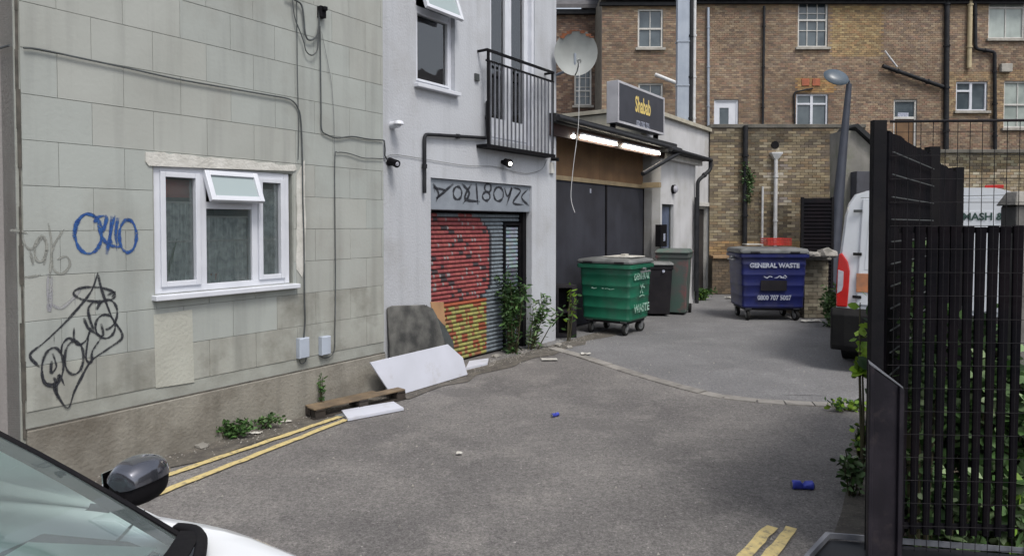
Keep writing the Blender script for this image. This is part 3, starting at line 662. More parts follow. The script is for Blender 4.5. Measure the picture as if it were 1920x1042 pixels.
# small wall fittings
def fitting(name, label, cat, fn, group=None, loc=None):
    r_ = empty(name, loc, label, cat, group); fn(r_); return r_
def drainpipe(name, pts, r, m, label, cat='pipe', clips=True, n=10):
    root = empty(name, pts[-1], label, cat)
    mb = MB(); mb.tube(pts, r, n); mb.build('pipe', m, root, smooth=True)
    if clips:
        for a, b in zip(pts[:-1], pts[1:]):
            a = Vector(a); b = Vector(b); L_ = (b-a).length
            if L_ < .35: continue
            for k in range(max(1, int(L_/1.1))):
                p = a + (b-a)*((k+.5)/max(1, int(L_/1.1))); t = (b-a).normalized()
                q = MB(); q.tube([p-t*.025, p+t*.025], r*1.35, n); q.build('collar', m, root, smooth=True)
    return root
def bend(pts, rad=.05, k=4):
    pts = [Vector(p) for p in pts]; out = [pts[0]]
    for i in range(1, len(pts)-1):
        a = (pts[i-1]-pts[i]); b = (pts[i+1]-pts[i]); r_ = min(rad, a.length*.45, b.length*.45); p1 = pts[i]+a.normalized()*r_; p2 = pts[i]+b.normalized()*r_
        for j in range(k+1):
            t = j/k; out.append(p1*(1-t)**2+pts[i]*2*t*(1-t)+p2*t*t)
    out.append(pts[-1]); return out
drainpipe('waste_pipe', bend([B.W(914,190,.04),B.W(914,259,.04),B.W(796,252,.04),B.W(796,362,.04)],.06), .024, M['pipe_black'], 'black waste pipe stepping down the white wall left of the shutter', 'pipe')
def spot(r_):
    p = B.W(941,304,.0); q = MB(); q.tube([p, p+B.n*.05], .03, 10); q.tube([p+B.n*.05+Vector((0,0,.0)), p+B.n*.12+Vector((.02,-.02,-.03))],[.05,.065],12); q.build('lamp_housing', M['black_metal'], r_, smooth=True)
    e = p+B.n*.12+Vector((.02,-.02,-.03)); q = MB(); q.tube([e, e+Vector((.004,-.012,-.004))], .028, 12); q.build('lens', M['bulb'], r_, smooth=True)
fitting('security_light', 'small lit security light under the balcony above the shutter', 'light', spot, loc=B.W(941,304))
def dome(r_):
    p = B.W(734,235,.0); q = MB(); q.tube([p-Vector((0,0,0)), p+B.n*.12], [.045,.04], 10); q.build('bracket', M['upvc'], r_, smooth=True)
    rings = []; c = p+B.n*.12
    for i in range(6):
        a = i/5*math.pi/2; rings.append([c+Vector((.065*math.cos(a)*math.cos(t), .065*math.cos(a)*math.sin(t), .05*math.sin(a)-.0)) for t in [2*math.pi*k/12 for k in range(12)]])
    q = MB(); q.loft(rings); q.build('dome', M['upvc'], r_, smooth=True)
fitting('alarm_sensor', 'small white dome sensor high at the left edge of the white wall', 'sensor', dome, loc=B.W(734,235))
def cctv(r_):
    p = B.W(728,306,.0); q = MB(); q.tube([p, p+B.n*.06], .035, 10); q.build('bracket', M['black_metal'], r_); c = p+B.n*.09
    q = MB(); q.tube([c+Vector((-.06,.06,.03)), c+Vector((.05,-.05,-.02))], [.04,.045], 12); q.build('camera_body', M['black_metal'], r_, smooth=True)
    q = MB(); q.tube([c+Vector((.05,-.05,-.02)), c+Vector((.057,-.057,-.023))], [.025,.02], 10); q.build('lens', M['lamp_clear'], r_, smooth=True)
fitting('security_camera', 'black security camera at the join of the grey and white walls', 'camera', cctv, loc=B.W(728,306))
def cctv2(r_):
    p = B.W(1033,300,.0); q = MB(); q.wbox(B, B.px(1030,300)[0], B.px(1036,300)[0], .001, .04, B.px(1033,325)[1], B.px(1033,305)[1]); q.build('junction_box', M['upvc_old'], r_)
    c = p+B.n*.07; q = MB(); q.tube([c+Vector((-.05,.02,.01)), c+Vector((.06,-.04,0))], .03, 10); q.build('camera_body', M['black_metal'], r_, smooth=True)
fitting('security_camera', 'tiny camera on a box at the right edge of the white wall', 'camera', cctv2, loc=B.W(1033,300))
q = MB(); q.wbox(B, B.px(889,145)[0], B.px(896,145)[0], .001, .03, B.px(892,152)[1], B.px(892,139)[1]); tag(q.build('air_vent', M['cable']), 'tiny dark vent on the white wall between window and balcony', 'vent')

# ---- cables on the grey wall
def cable(name, label, wall, pts, r, m, d=.02, smooth=True, extra=None):
    w_ = [wall.W(x,y,d) for x,y in pts]
    if extra: w_ += extra
    P_ = crom(w_, 5) if smooth else w_
    mb = MB(); mb.tube(P_, r, 6); o = mb.build(name, m, smooth=True); return tag(o, label, 'cable')
cable('cable', 'long dark cable sloping across the grey blocks and down beside the window', A, [(44,90),(75,93),(150,109),(240,128),(330,148),(420,164),(500,178),(535,184),(549,190),(558,202),(564,225),(567,300),(568,380),(570,450),(571,560),(572,600),(569,640)], .0075, M['cable'])
lf = [A.P(0,.02,0)]
zc = A.px(44,90,.02)[1]; tag(MB().tube([A.P(-.03,.02,zc), A.P(-.03,-.5,zc+.02), A.P(-.03,-2,zc)], .008, 6).build('cable', M['cable'], smooth=True), 'short cable round the left corner of the grey building', 'cable')
cable('cable', 'thin straight cable dropping from the wall top above the window', A, [(556,-40),(557,60),(558,150),(560,240),(559,300)], .0045, M['cable'])
cable('cable', 'looped black cable hanging from the bracket at the wall top', A, [(535,-6),(556,2),(566,12),(570,40),(572,62),(578,75),(590,72),(597,55),(599,20)], .009, M['cable'], .03)
cable('cable', 'lower black cable loop under the bracket', A, [(548,-10),(552,30),(562,58),(570,80),(574,96),(584,104),(594,96),(597,75),(598,50)], .0065, M['cable'], .035)
q = MB(); a_, zt_ = A.px(594,12); b_, zb_ = A.px(605,52); q.wbox(A, a_, b_, .001, .06, zb_+.08, zt_); q.wbox(A, a_+.015, b_-.015, .06, .10, zt_-.05, zt_-.01); tag(q.build('cable_bracket', M['black_metal'], bevel=.006), 'black bracket holding the looped cables near the wall top', 'bracket')
cable('cable', 'black cable running down and right to the white building', A, [(600,50),(601,120),(602,200),(603,242),(612,252),(632,259),(660,256),(690,261),(719,263)], .0075, M['cable'])
cable('cable', 'very thin cable curving down from the bracket', A, [(603,60),(613,110),(622,160),(626,220),(628,290)], .0028, M['cable_light'])
cable('cable', 'grey cable turning down the blocks to the right cable box', A, [(719,298),(700,297),(680,296),(655,288),(634,286),(628,296),(628,400),(629,520),(628,620),(627,655),(618,668),(604,670),(603,662)], .0055, M['cable'])
cable('cable', 'small loop of cable under the left cable box', A, [(560,668),(563,680),(570,680),(574,672),(572,660)], .005, M['cable'])
cable('cable', 'thin grey cable sagging across the white wall', B, [(720,298),(735,290),(770,294),(830,304),(880,311),(925,312),(965,322),(990,325),(1015,318),(1024,302),(1028,296)], .0035, M['cable_light'], .015)
cable('cable', 'short black cable beside the camera at the wall join', B, [(720,263),(722,280),(722,292),(727,300)], .010, M['cable'], .03)

# ---- satellite dish
dc = B.W(1080, 99, .35); fw = (Vector((0,0,HC))-dc).normalized(); fw = (fw + Vector((.16,0,.12))).normalized()
ds = empty('satellite_dish', dc, 'large pale satellite dish with rusty rim on the corner of the white building', 'satellite dish')
rx = fw.cross(Vector((0,0,1))).normalized(); ry = rx.cross(fw); rad = .35; mb = MB(); rings = []
for i in range(9):
    rr = rad*i/8; dep = -.09*(1-(rr/rad)**2)
    rings.append([dc + rx*max(rr,.001)*math.cos(t)*1.0 + ry*max(rr,.001)*math.sin(t)*1.03 + fw*dep for t in [2*math.pi*k/36 for k in range(36)]])
back = [[p - fw*.008 for p in r_] for r_ in rings[::-1]]
mb.loft(rings+back, True, False); mb.build('bowl', M['dish'], ds, smooth=True)
mb = MB()
for k in range(9):
    a = R(48+k*10.5+random.uniform(-3,3)); p = dc + rx*rad*math.cos(a)*.985 + ry*rad*math.sin(a)*1.01
    q_ = p + rx*random.uniform(-.03,.03) - ry*random.uniform(.02,.05)
    mb.add([p-rx*.05+fw*.004, p+rx*.05+fw*.004, q_+rx*.03+fw*.004-ry*.0, q_-rx*.035+fw*.004], [(0,1,2,3)])
mb.build('rust_patch', M['rust'], ds, label='flaking rust along the top rim')
lnb = dc + fw*.32 - ry*.17
mb = MB(); mb.tube([dc-ry*rad*.97-fw*.005, dc-ry*.30+fw*.16, lnb], .011, 8); mb.tube([lnb, lnb-fw*.10+ry*.03], [.035,.025], 12); mb.build('feed_arm', M['dish'], ds, smooth=True)
arm = B.W(1040,140,-.0)
mb = MB(); mb.tube(bend([B.P(0.0,-.35,arm.z), B.P(.12,-.3,arm.z-.02), dc-ry*.22-fw*.08, dc-fw*.09],.08), .022, 8); mb.build('mounting_arm', M['galv'], ds, smooth=True)
cw = [lnb, lnb+Vector((0,0,-.4)), lnb+Vector((-.01,.0,-1.0)), lnb+Vector((-.08,.02,-1.6)), lnb+Vector((-.12,.02,-2.1)), lnb+Vector((-.06,0,-2.35))]
tag(MB().tube(crom(cw,5), .005, 6).build('cable', M['pipe_white'], smooth=True), 'thin white cable dangling from the satellite dish', 'cable')

# ================================================================== CANOPY SHED WITH CHARCOAL GATES (C)
C_ = B
sC0 = -.25; cg = -.4
sC1 = B.px(1207,500,cg)[0]
sh = empty('gated_shed', B.P(1.2, -.4, 0), 'shed with charcoal double gates, brown boarding and a dark felt canopy lit by tubes', 'shed')
zl0 = (B.px(1060,340,cg)[1]+B.px(1195,350,cg)[1])/2; zroof = (B.px(1060,240,.12)[1]+B.px(1250,284,.12)[1])/2
sm = B.px(1136,400,cg)[0]
for (a,b) in ((sC0, sm-.03),(sm+.03, sC1-.05)):
    q = MB(); q.wbox(B, a, b, cg-.05, cg, .03, zl0-.01); q.build('gate_leaf', M['gate'], sh, bevel=.006)
q = MB(); q.wbox(B, sm-.03, sm+.03, cg-.06, cg+.015, .01, zl0-.005); q.build('gate_post', M['black_metal'], sh)
q = MB(); q.wbox(B, sC1-.05, sC1+.01, cg-.06, cg+.02, .01, zl0+.02); q.build('gate_post', M['black_metal'], sh)
q = MB(); q.wbox(B, sC0, sC1, cg-.08, cg+.03, zl0-.01, zl0+.07); q.build('lintel', M['timber'], sh, bevel=.005)
q = MB(); q.wbox(B, sC1-.35, B.px(1240,336,.1)[0], cg+.1, cg+.50, zl0-.01, zl0+.10); q.build('projecting_beam', M['timber'], sh, bevel=.005)
q = MB(); nb_ = 4
for k in range(nb_):
    a = sC0+(sC1+.5-sC0)*k/nb_; b = sC0+(sC1+.5-sC0)*(k+1)/nb_
    MB().wbox(B, a+.003, b-.003, cg-.05, cg-.01-.003*(k%2), zl0+.075, zroof+.03).build('board', M['ply'], sh)
pk = B.P(*[B.px(1107,358,cg)[0], cg+.004, B.px(1107,358,cg)[1]])
q = MB(); s_, z_ = B.px(1107,358,cg); q.wbox(B, s_-.025, s_+.025, cg+.001, cg+.006, z_-.04, z_+.04); q.build('notice', M['print_white'], sh)
# roof
sR1 = B.px(1270,270,.15)[0]
zt0 = (B.px(1060,219,.15)[1]+B.px(1262,266,.15)[1])/2
q = MB(); P = B.P
q.hexa([P(sC0,.15,zt0-.15),P(sR1,.15,zt0-.15),P(sR1,-3.6,zt0+.12),P(sC0,-3.6,zt0+.12),P(sC0,.15,zt0),P(sR1,.15,zt0),P(sR1,-3.6,zt0+.27),P(sC0,-3.6,zt0+.27)]); q.build('canopy_roof', M['felt'], sh, bevel=.012)
q = MB(); q.wbox(B, sC0, sR1-.03, .0, .05, zt0-.34, zt0-.12); q.build('fascia', M['fascia'], sh)
q = MB(); q.wbox(B, sC0, sR1-.03, cg, .0, zt0-.20, zt0-.17); q.build('soffit', M['fascia'], sh)
q = MB(); q.tube([P(sC0,.19,zt0-.08),P(sR1+.1,.19,zt0-.13)], .045, 10); q.build('gutter', M['pipe_black'], sh, smooth=True)
q = MB(); q.wbox(B, sC0, sR1-.1, -3.6, -3.45, 0, zt0+.05); q.wbox(B, sC0, sC0+.1, -3.45, cg-.06, 0, zt0); q.build('rear_wall', M['mortar'], sh)
# lit tubes
for (xa,ya,xb,yb,l) in ((1090,257,1156,271,'left'),(1169,274,1236,288,'right')):
    a = B.W(xa,ya,.09); b = B.W(xb,yb,.09); b.z = a.z = (a.z+b.z)/2
    rt = empty('tube_light', a, 'lit fluorescent tube under the shed canopy, %s of the two' % l, 'light', 'lit tubes under the shed canopy')
    MB().bar(a+Vector((0,0,.05)), b+Vector((0,0,.05)), .05, .03).build('batten', M['upvc'], rt)
    MB().tube([a,b], .024, 10).build('tube', M['tube'], rt, smooth=True)
p = B.W(1075,256,.09); rt = empty('bulb_light', p, 'small round lit bulb under the canopy left of the tubes', 'light')
MB().tube([p+Vector((0,0,.07)),p+Vector((0,0,.02))], .02, 8).build('lamp_holder', M['upvc'], rt)
MB().tube([p+Vector((0,0,.03)),p+Vector((0,0,.015)),p-Vector((0,0,.015)),p-Vector((0,0,.035))], [.02,.04,.04,.015], 10).build('bulb', M['bulb'], rt, smooth=True)
# roof sign
dsn = -.15
sa_, z1_ = B.px(1158,148,dsn); sb_, _ = B.px(1245,190,dsn); z0_ = (B.px(1158,234,dsn)[1]+B.px(1245,250,dsn)[1])/2
z1_ = (B.px(1158,150,dsn)[1]+B.px(1245,184,dsn)[1])/2
sg = empty('shop_sign', B.P(sa_, dsn, z0_), 'dark box sign with yellow lettering standing on the shed roof', 'sign')
q = MB(); q.wbox(B, sa_, sb_, dsn-.24, dsn, z0_, z1_); q.build('sign_box', M['sign_side'], sg, bevel=.008)
q = MB(); q.wbox(B, sa_+.05, sb_-.05, dsn+.001, dsn+.008, z0_+.05, z1_-.05); q.build('sign_face', M['sign_face'], sg)
q = MB(); wframe(q, B, sa_+.0, sb_-.0, z0_+.0, z1_-.0, .045, dsn+.0005, dsn+.014); q.build('sign_trim', M['sign_side'], sg)
q = MB()
for s in (sa_+.1, sb_-.1): MB().wbox(B, s-.03, s+.03, dsn-.2, dsn-.1, zt0-.02, z0_).build('support', M['black_metal'], sg)
cs, cz = (sa_+sb_)/2, (z0_+z1_)/2
text_part('Shabab', .44, (B.P(cs+.02,dsn+.009,cz+.05), B.u, Vector((0,0,1)), B.n), M['print_yellow'], sg, bold=.012, squash=.62)
text_part('020 700 755', .15, (B.P(cs+.02,dsn+.009,cz-.32), B.u, Vector((0,0,1)), B.n), M['print_white'], sg, bold=.004, squash=.85)

# ================================================================== WHITE ANNEX (D) and white end block (E)
sD0 = B.px(1238,450,0)[0]; sD1 = B.px(1303,450,0)[0]
an = empty('white_annex', B.P((sD0+sD1)/2,0,0), 'small white rendered annex with sloping eaves and narrow blue window behind the green bin', 'building')
zA0 = B.px(1238,288,0)[1]; zA1 = B.px(1303,300,0)[1]; zan = (zA0+zA1)/2
wD = (B.px(1241,420)[0], B.px(1263,420)[0], B.px(1252,470)[1], B.px(1252,383)[1])
q = MB()
for (a,b,c,d) in subtract((sD0, sD1, -.1, zan), [wD]): q.wbox(B, a, b, -.2, 0, c, d)
q.wbox(B, sC1+.005, sD0, -.42, -.001-.2, -.1, zan); q.wbox(B, sD0, sD0+.15, -.6, -.2, -.1, zan)
q.build('wall', M['white_lean'], an)
q = MB(); q.wbox(B, sD1-.15, sD1, -.9, -.2, -.1, zan); q.build('side_wall', M['white_lean'], an)
q = MB(); q.wbox(B, sD0-.15, sD1+.35, -1.2, .22, zan+.0, zan+.09); q.build('roof', M['felt'], an)
q = MB(); q.wbox(B, sD0+.1, sD1+.2, .001, .10, zan-.12, zan); q.build('eaves_board', M['upvc_old'], an)
q = MB(); q.tube([B.P(sD0-.1,.26,zan+.06), B.P(sD1+.35,.26,zan+.02)], .05, 10); q.build('gutter', M['pipe_black'], an, smooth=True)
w_ = empty('window', B.P(wD[0],-.1,wD[2])-root_off(an)); w_.parent = an
q = MB(); wframe(q, B, wD[0], wD[1], wD[2], wD[3], .05, -.12, -.07); q.build('frame', M['cable'], w_); q = MB(); q.wbox(B, wD[0]+.05, wD[1]-.05, -.1, -.09, wD[2]+.05, wD[3]-.05); q.build('pane', mat('blue_grey_pane',(.10,.13,.20),(.06,.075,.11),2,.2), w_)
dp = drainpipe('drainpipe', bend([B.P(sD1+.33,.26,zan), B.P(sD1+.33,.26,zan-.2), B.P(sD1-.06,.08,zan-.5), B.P(sD1-.06,.08,0)],.08), .045, M['pipe_black'], 'black downpipe bending from the annex gutter to the ground', 'pipe')
a = B.W(1205,326,.2); b = B.W(1275,286,.25)
drainpipe('rainwater_pipe', [b,a], .045, M['pipe_black'], 'black pipe slanting from the annex gutter to the shed gate', 'pipe', False)
def bulk(r_):
    s_, z_ = B.px(1261,355); MB().tube([B.P(s_,.0,z_), B.P(s_,.06,z_)], .10, 12).build('housing', M['black_metal'], r_, smooth=True); MB().tube([B.P(s_,.06,z_), B.P(s_,.10,z_), B.P(s_,.12,z_)], [.085,.07,.03], 12).build('lens', M['lamp_clear'], r_, smooth=True)
fitting('bulkhead_lamp', 'round black bulkhead lamp on the annex wall above the blue window', 'lamp', bulk, loc=B.W(1261,355))
q = MB(); s_, z_ = B.px(1237,443,.05); q.wbox(B, s_-.12, s_+.22, .001, .12, z_-.22, z_+.25); q.build('post_box', M['black_metal'])
pb = bpy.data.objects['post_box']; tag(pb, 'small black box fixed low on the annex wall by the window', 'box')
q = MB(); q.wbox(B, s_+.03, s_+.12, .121, .126, z_-.1, z_+.06); q.build('notice', M['print_white'], pb, world=False)
# E: end block, set back
dE = -.5; sE0 = sD0+.35; sE1 = B.px(1339,450,dE)[0]
en = empty('white_end_block', B.P(sE1,dE,0), 'tall narrow white walled block with a dark doorway against the yard wall', 'building')
zE = B.px(1335,250,dE)[1]
dE_ = (B.px(1309,460,dE)[0], B.px(1328,460,dE)[0], 0.0, B.px(1318,388,dE)[1])
q = MB()
for (a,b,c,d) in subtract((sE0, sE1, -.1, zE), [dE_]): q.wbox(B, a, b, dE-.2, dE, c, d)
q.wbox(B, sE1-.2, sE1, dE-2.5, dE-.2, -.1, zE); q.build('wall', M['white_lean'], en)
q = MB(); q.wbox(B, sE0-.01, sE0-.3, dE-2.2, dE+.02, zan+.1, zE-.02); q.build('cream_wall', M['cream'], en)
q = MB(); q.wbox(B, sE0-.35, sE1+.1, dE-2.6, dE+.09, zE, zE+.09); q.build('coping', M['cream'], en)
d_ = empty('door', B.P(dE_[0],dE-.1,0)-root_off(en)); d_.parent = en
q = MB(); q.wbox(B, dE_[0]+.04, dE_[1]-.04, dE-.16, dE-.12, .0, dE_[3]-.05); q.build('door_leaf', mat('dark_door',(.04,.034,.032),(.028,.024,.023),4,.6), d_)
q = MB(); wframe(q, B, dE_[0]+.001, dE_[1]-.001, -.05, dE_[3]-.001, .04, dE-.17, dE-.05); q.build('door_frame', M['upvc_old'], d_)
q = MB(); q.wbox(B, dE_[0]-.05, dE_[1]+.1, dE+.001, dE+.04, dE_[3]+.02, dE_[3]+.12); q.build('drip_board', M['upvc_old'], d_)
s_ = B.px(1298,460,-.0)[0]
drainpipe('service_pipe', [B.P(s_,.10,B.px(1298,370,0)[1]), B.P(s_,.10,.3)], .05, M['pipe_black'], 'short thick black pipe on the annex corner beside the downpipe', 'pipe', False)

# ================================================================== BRICK FIELDS
def brick_tone(pal):
    c = random.choice(pal); v = random.uniform(.8, 1.14); return (c[0]*v, c[1]*v, c[2]*v, 1)
PAL_T = [(.30,.215,.145),(.28,.20,.14),(.32,.235,.16),(.25,.18,.13),(.34,.265,.185),(.21,.155,.12),(.29,.19,.135),(.27,.21,.155)]
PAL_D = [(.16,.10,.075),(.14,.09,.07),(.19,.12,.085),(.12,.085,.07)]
PAL_Y = [(.31,.255,.165),(.27,.22,.145),(.34,.28,.18),(.23,.185,.13),(.29,.215,.135),(.19,.155,.12),(.36,.31,.22)]
def bricks(W, s0, s1, z0, z1, holes, d, pal, bl=.175, bh=.075, j=.010, tone=None, out=None):
    mb = out or MB(); r_ = 0; z = z0
    while z < z1-.02:
        off = 0 if r_ % 2 else -bl/2; s = s0+off
        while s < s1:
            a, b = max(s, s0), min(s+bl-j, s1); c, dd = z, min(z+bh-j, z1)
            if b-a > .03:
                for (a2,b2,c2,d2) in subtract((a,b,c,dd), holes):
                    if b2-a2 < .02 or d2-c2 < .02: continue
                    col = brick_tone(pal)
                    if tone: t = tone(a2, c2); col = (col[0]*t[0], col[1]*t[1], col[2]*t[2], 1)
                    mb.col = col; e = d + random.uniform(-.003,.004); P = W.P
                    mb.add([P(a2,d-.02,c2),P(b2,d-.02,c2),P(b2,d-.02,d2),P(a2,d-.02,d2),P(a2,e,c2),P(b2,e,c2),P(b2,e,d2),P(a2,e,d2)], [(4,5,6,7),(0,1,5,4),(1,2,6,5),(2,3,7,6),(3,0,4,7)])
            s += bl
        z += bh; r_ += 1
    return mb

# ================================================================== TERRACE (T)
def t_rect(x0, y0, x1, y1, Y=24.0):
    p = at_y(x0, y0, Y); q_ = at_y(x1, y1, Y); return (p.x, q_.x, q_.z, p.z)
tr = empty('brick_terrace', (11, 24, 0), 'long brown stock-brick terrace across the back with scattered windows and pipes', 'building')
xT0 = at_y(1128, 300, 24).x; xT1 = at_y(2080, 300, 24).x; zT = at_y(1400, 4, 24).z
tw = [  # x0,y0,x1,y1, cols, rows, style
 (1196,17,1243,90,2,2,'sash'), (1197,156,1243,215,2,1,'sash'), (1497,-40,1552,89,3,4,'sash'), (1493,176,1552,262,2,1,'case'),
 (1339,187,1384,300,1,1,'door'), (1676,187,1718,300,1,1,'bdoor'), (1793,153,1851,208,2,1,'case2'), (1855,-45,1922,73,2,2,'curt'), (1883,152,1938,240,2,1,'curt')]
rects = [t_rect(*t[:4]) for t in tw]
q = MB()
for (a,b,c,d) in subtract((xT0, xT1, -.1, zT), rects): q.wbox(T, a, b, -.3, -.012, c, d)
q.build('wall', M['mortar'], tr)
patches = [(t_rect(1500,100,1665,20),(1.22,1.15,.92)), (t_rect(1560,95,1640,20),(1.2,1.15,.9))]
arch = t_rect(1488,176,1560,150)
def ttone(s, z):
    f = 1.0; r_=g_=b_=1.0
    n = math.sin(s*1.3+z*.7)+math.sin(s*.37-z*1.9)+math.sin(z*3.1+s*2.2)*.4
    f = 1 + .07*n
    p1 = at_y(1555,20,24); p2 = at_y(1650,110,24)
    if p1.x < s < p2.x and p2.z < z < 9.6: r_, g_, b_ = 1.2, 1.18, .9
    if arch[0] < s < arch[1] and rects[3][3] < z < rects[3][3]+.5: r_, g_, b_ = 1.45, 1.25, .8
    for rr in (rects[6], rects[8]):
        if rr[0]-.4 < s < rr[1]+.35 and rr[2]-.2 < z < rr[3]+.35: r_, g_, b_ = 1.25, 1.22, 1.05
    if z > zT-.35: r_, g_, b_ = r_*1.1, g_*1.1, b_
    return (f*r_, f*g_, f*b_)
bricks(T, xT0, xT1, 3.0, zT, rects, 0, PAL_T, tone=ttone).build('brickwork', M['brick'], tr, kind='stuff')
q = MB(); q.wbox(T, xT0, xT0+.3, -9, -.3, -.1, zT); q.wbox(T, xT1-.3, xT1, -9, -.3, -.1, zT); q.wbox(T, xT0, xT1, -9, -8.7, -.1, zT); q.build('side_wall', M['mortar'], tr)
# roof with gutter
q = MB(); P = T.P
q.hexa([P(xT0-.1,.25,zT),P(xT1,.25,zT),P(xT1,-4.6,zT+2.6),P(xT0-.1,-4.6,zT+2.6),P(xT0-.1,.25,zT+.12),P(xT1,.25,zT+.12),P(xT1,-4.6,zT+2.75),P(xT0-.1,-4.6,zT+2.75)])
q.hexa([P(xT0-.1,-9.2,zT),P(xT1,-9.2,zT),P(xT1,-4.6,zT+2.6),P(xT0-.1,-4.6,zT+2.6),P(xT0-.1,-9.2,zT+.12),P(xT1,-9.2,zT+.12),P(xT1,-4.6,zT+2.75),P(xT0-.1,-4.6,zT+2.75)])
q.build('roof', M['slate'], tr)
for (xa,xb,dz) in ((xT0-.1, at_y(1300,5,24).x, -.06), (at_y(1300,5,24).x+.01, xT1, .01)):
    q = MB(); q.wbox(T, xa, xb, .0, .14, zT-.10+dz, zT+.02+dz); q.build('gutter', M['pipe_black'], tr)
def far_window(rect, cols, rws, style, parent, W=T, base=0):
    a,b,c,d = rect; wd = empty('window' if 'door' not in style else 'door', W.P(a, base-.1, c)-root_off(parent)); wd.parent = parent
    fm = M['upvc'] if style in ('case','case2','door') else M['upvc_old']
    q = MB(); t = .06; wframe(q, W, a+.002, b-.002, c+.002, d-.002, t, base-.14, base-.05)
    dep = base-.10
    if style == 'sash' or style == 'curt':
        zm = (c+d)/2 if not (cols == 3) else c+(d-c)*.40
        q.wbox(W, a+t, b-t, dep-.03, dep+.045, zm-.03, zm+.03)
        for k in range(1, cols): s = a+(b-a)*k/cols; q.wbox(W, s-.014, s+.014, dep-.02, dep+.03, c+t, d-t)
        if rws > 2:
            for k in range(1, rws): z = c+(d-c)*k/rws; q.wbox(W, a+t, b-t, dep-.018, dep+.028, z-.012, z+.012)
    elif style == 'case':
        s = (a+b)/2; q.wbox(W, s-.045, s+.045, dep-.03, dep+.045, c+t, d-t); q.wbox(W, a+t, b-t, dep-.028, dep+.04, d-.38, d-.32)
    elif style == 'case2':
        s = (a+b)/2; q.wbox(W, s-.045, s+.045, dep-.03, dep+.045, c+t, d-t); q.wbox(W, a+t, s-.045, dep-.028, dep+.04, d-.36, d-.29)
    elif style == 'door':
        for (x0,x1,z0,z1) in subtract((a+t, b-t, c+t, d-t), [(a+.22, b-.33, c+.9, d-.28)]): q.wbox(W, x0, x1, dep-.02, dep+.02, z0, z1)
    elif style == 'bdoor':
        q.wbox(W, a+t, b-t, dep-.03, dep+.04, d-.68, d-.6)
    q.build('frame', fm, wd)
    if style == 'bdoor':
        MB().wbox(W, a+t, b-t, dep-.03, dep, c+t, d-.68).build('door_leaf', M['ply'], wd)
        MB().wbox(W, a+.2, b-.25, dep-.005, dep+.01, d-.6, d-.45).build('paper', M['print_white'], wd)
    if style == 'curt':
        mb_ = MB(); n_ = 24; vs = []
        for k in range(n_+1):
            s = a+t+(b-a-2*t)*k/n_; dd_ = dep-.06+.015*math.sin(k*2.2); vs += [W.P(s,dd_,c+t), W.P(s,dd_,d-t)]
        mb_.add(vs, [(2*i,2*i+1,2*i+3,2*i+2) for i in range(n_)]); mb_.build('curtain', M['curtain'], wd)
        MB().wbox(W, a+t, b-t, dep-.005, dep, c+t, d-t).build('pane', M['curtained_glass'], wd)
    else:
        MB().wbox(W, a+t, b-t, dep-.012, dep-.002, (c+t if style != 'bdoor' else d-.6), d-t).build('pane', M['far_glass'], wd)
    if 'door' not in style:
        MB().wbox(W, a-.08, b+.08, base-.05, base+.09, c-.09, c-.003).build('sill', M['stone_sill'], wd)
    MB().wbox(W, a-.02, b+.02, base-.32, base-.30, c-.05, d+.05).build('reveal_back', M['room'], wd)
for t_, rc in zip(tw, rects): far_window(rc, t_[4], t_[5], t_[6], tr)
for x in (1510,1530):
    r_ = t_rect(x-7,148,x+7,161); q = MB(); q.wbox(T, r_[0], r_[1], .001, .03, r_[2], r_[3]); q.build('air_brick', M['red_vent'], tr)
# dim, set-back left wing
T2 = Wall((0, 26.0), R(90)); x20 = at_y(980,300,26).x; x21 = at_y(1124,300,26).x; z2 = at_y(1080,20,26).z
t2 = empty('dark_brick_wing', (x21,26,0), 'set-back wing of darker brick glimpsed behind the satellite dish', 'building')
r2 = [tuple((lambda p,q_: (p.x,q_.x,q_.z,p.z))(at_y(1077,128,26), at_y(1109,198,26)))]
q = MB()
for (a,b,c,d) in subtract((x20, x21, -.1, z2), r2): q.wbox(T2, a, b, -.3, -.012, c, d)
q.build('wall', M['mortar_dark'], t2)
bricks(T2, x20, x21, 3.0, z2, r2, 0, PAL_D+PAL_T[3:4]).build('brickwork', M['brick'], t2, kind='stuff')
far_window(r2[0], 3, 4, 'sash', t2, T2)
P = T2.P; q = MB(); q.hexa([P(x20,.3,z2),P(x21+.2,.3,z2),P(x21+.2,-5,z2+3),P(x20,-5,z2+3),P(x20,.3,z2+.15),P(x21+.2,.3,z2+.15),P(x21+.2,-5,z2+3.15),P(x20,-5,z2+3.15)]); q.build('roof', M['slate'], t2)
q = MB(); q.wbox(T2, x20, x21, 0, .2, z2-.18, z2-.01); q.build('gutter', M['pipe_black'], t2)
q = MB(); q.box(x21+.003, xT0-.003, 24.3, 26.2, -.1, z2); q.build('link_wall', M['mortar_dark'], t2)
# pipes on the terrace
def tp(px, py, d=.09): return at_y(px, py, 24-d)
drainpipe('drainpipe', [tp(1122,20,-1.8), tp(1122,225,-1.8)], .055, M['pipe_black'], 'thin black downpipe at the corner left of the sign', 'pipe')
drainpipe('drainpipe', [tp(1433,12), tp(1430,240)], .045, M['pipe_black'], 'thin black downpipe on the terrace right of the white door', 'pipe')
drainpipe('soil_pipe', [tp(1776,-30), tp(1775,125), tp(1774,285)], .085, M['pipe_black'], 'thick black soil pipe rising behind the mesh fence', 'pipe')
drainpipe('drainpipe', bend([tp(1828,-30), tp(1829,92), tp(1865,98), tp(1866,285)],.12), .06, M['pipe_black'], 'black downpipe with a sideways jog between two windows', 'pipe')
drainpipe('cream_pipe', [tp(1820,-30), tp(1817,128)], .075, M['pipe_cream'], 'wide cream pipe ending above the small casement window', 'pipe')
drainpipe('waste_pipe', [tp(1655,124,.15), tp(1768,163,.12)], .07, M['pipe_black'], 'dark waste pipe slanting down to the soil pipe', 'pipe')
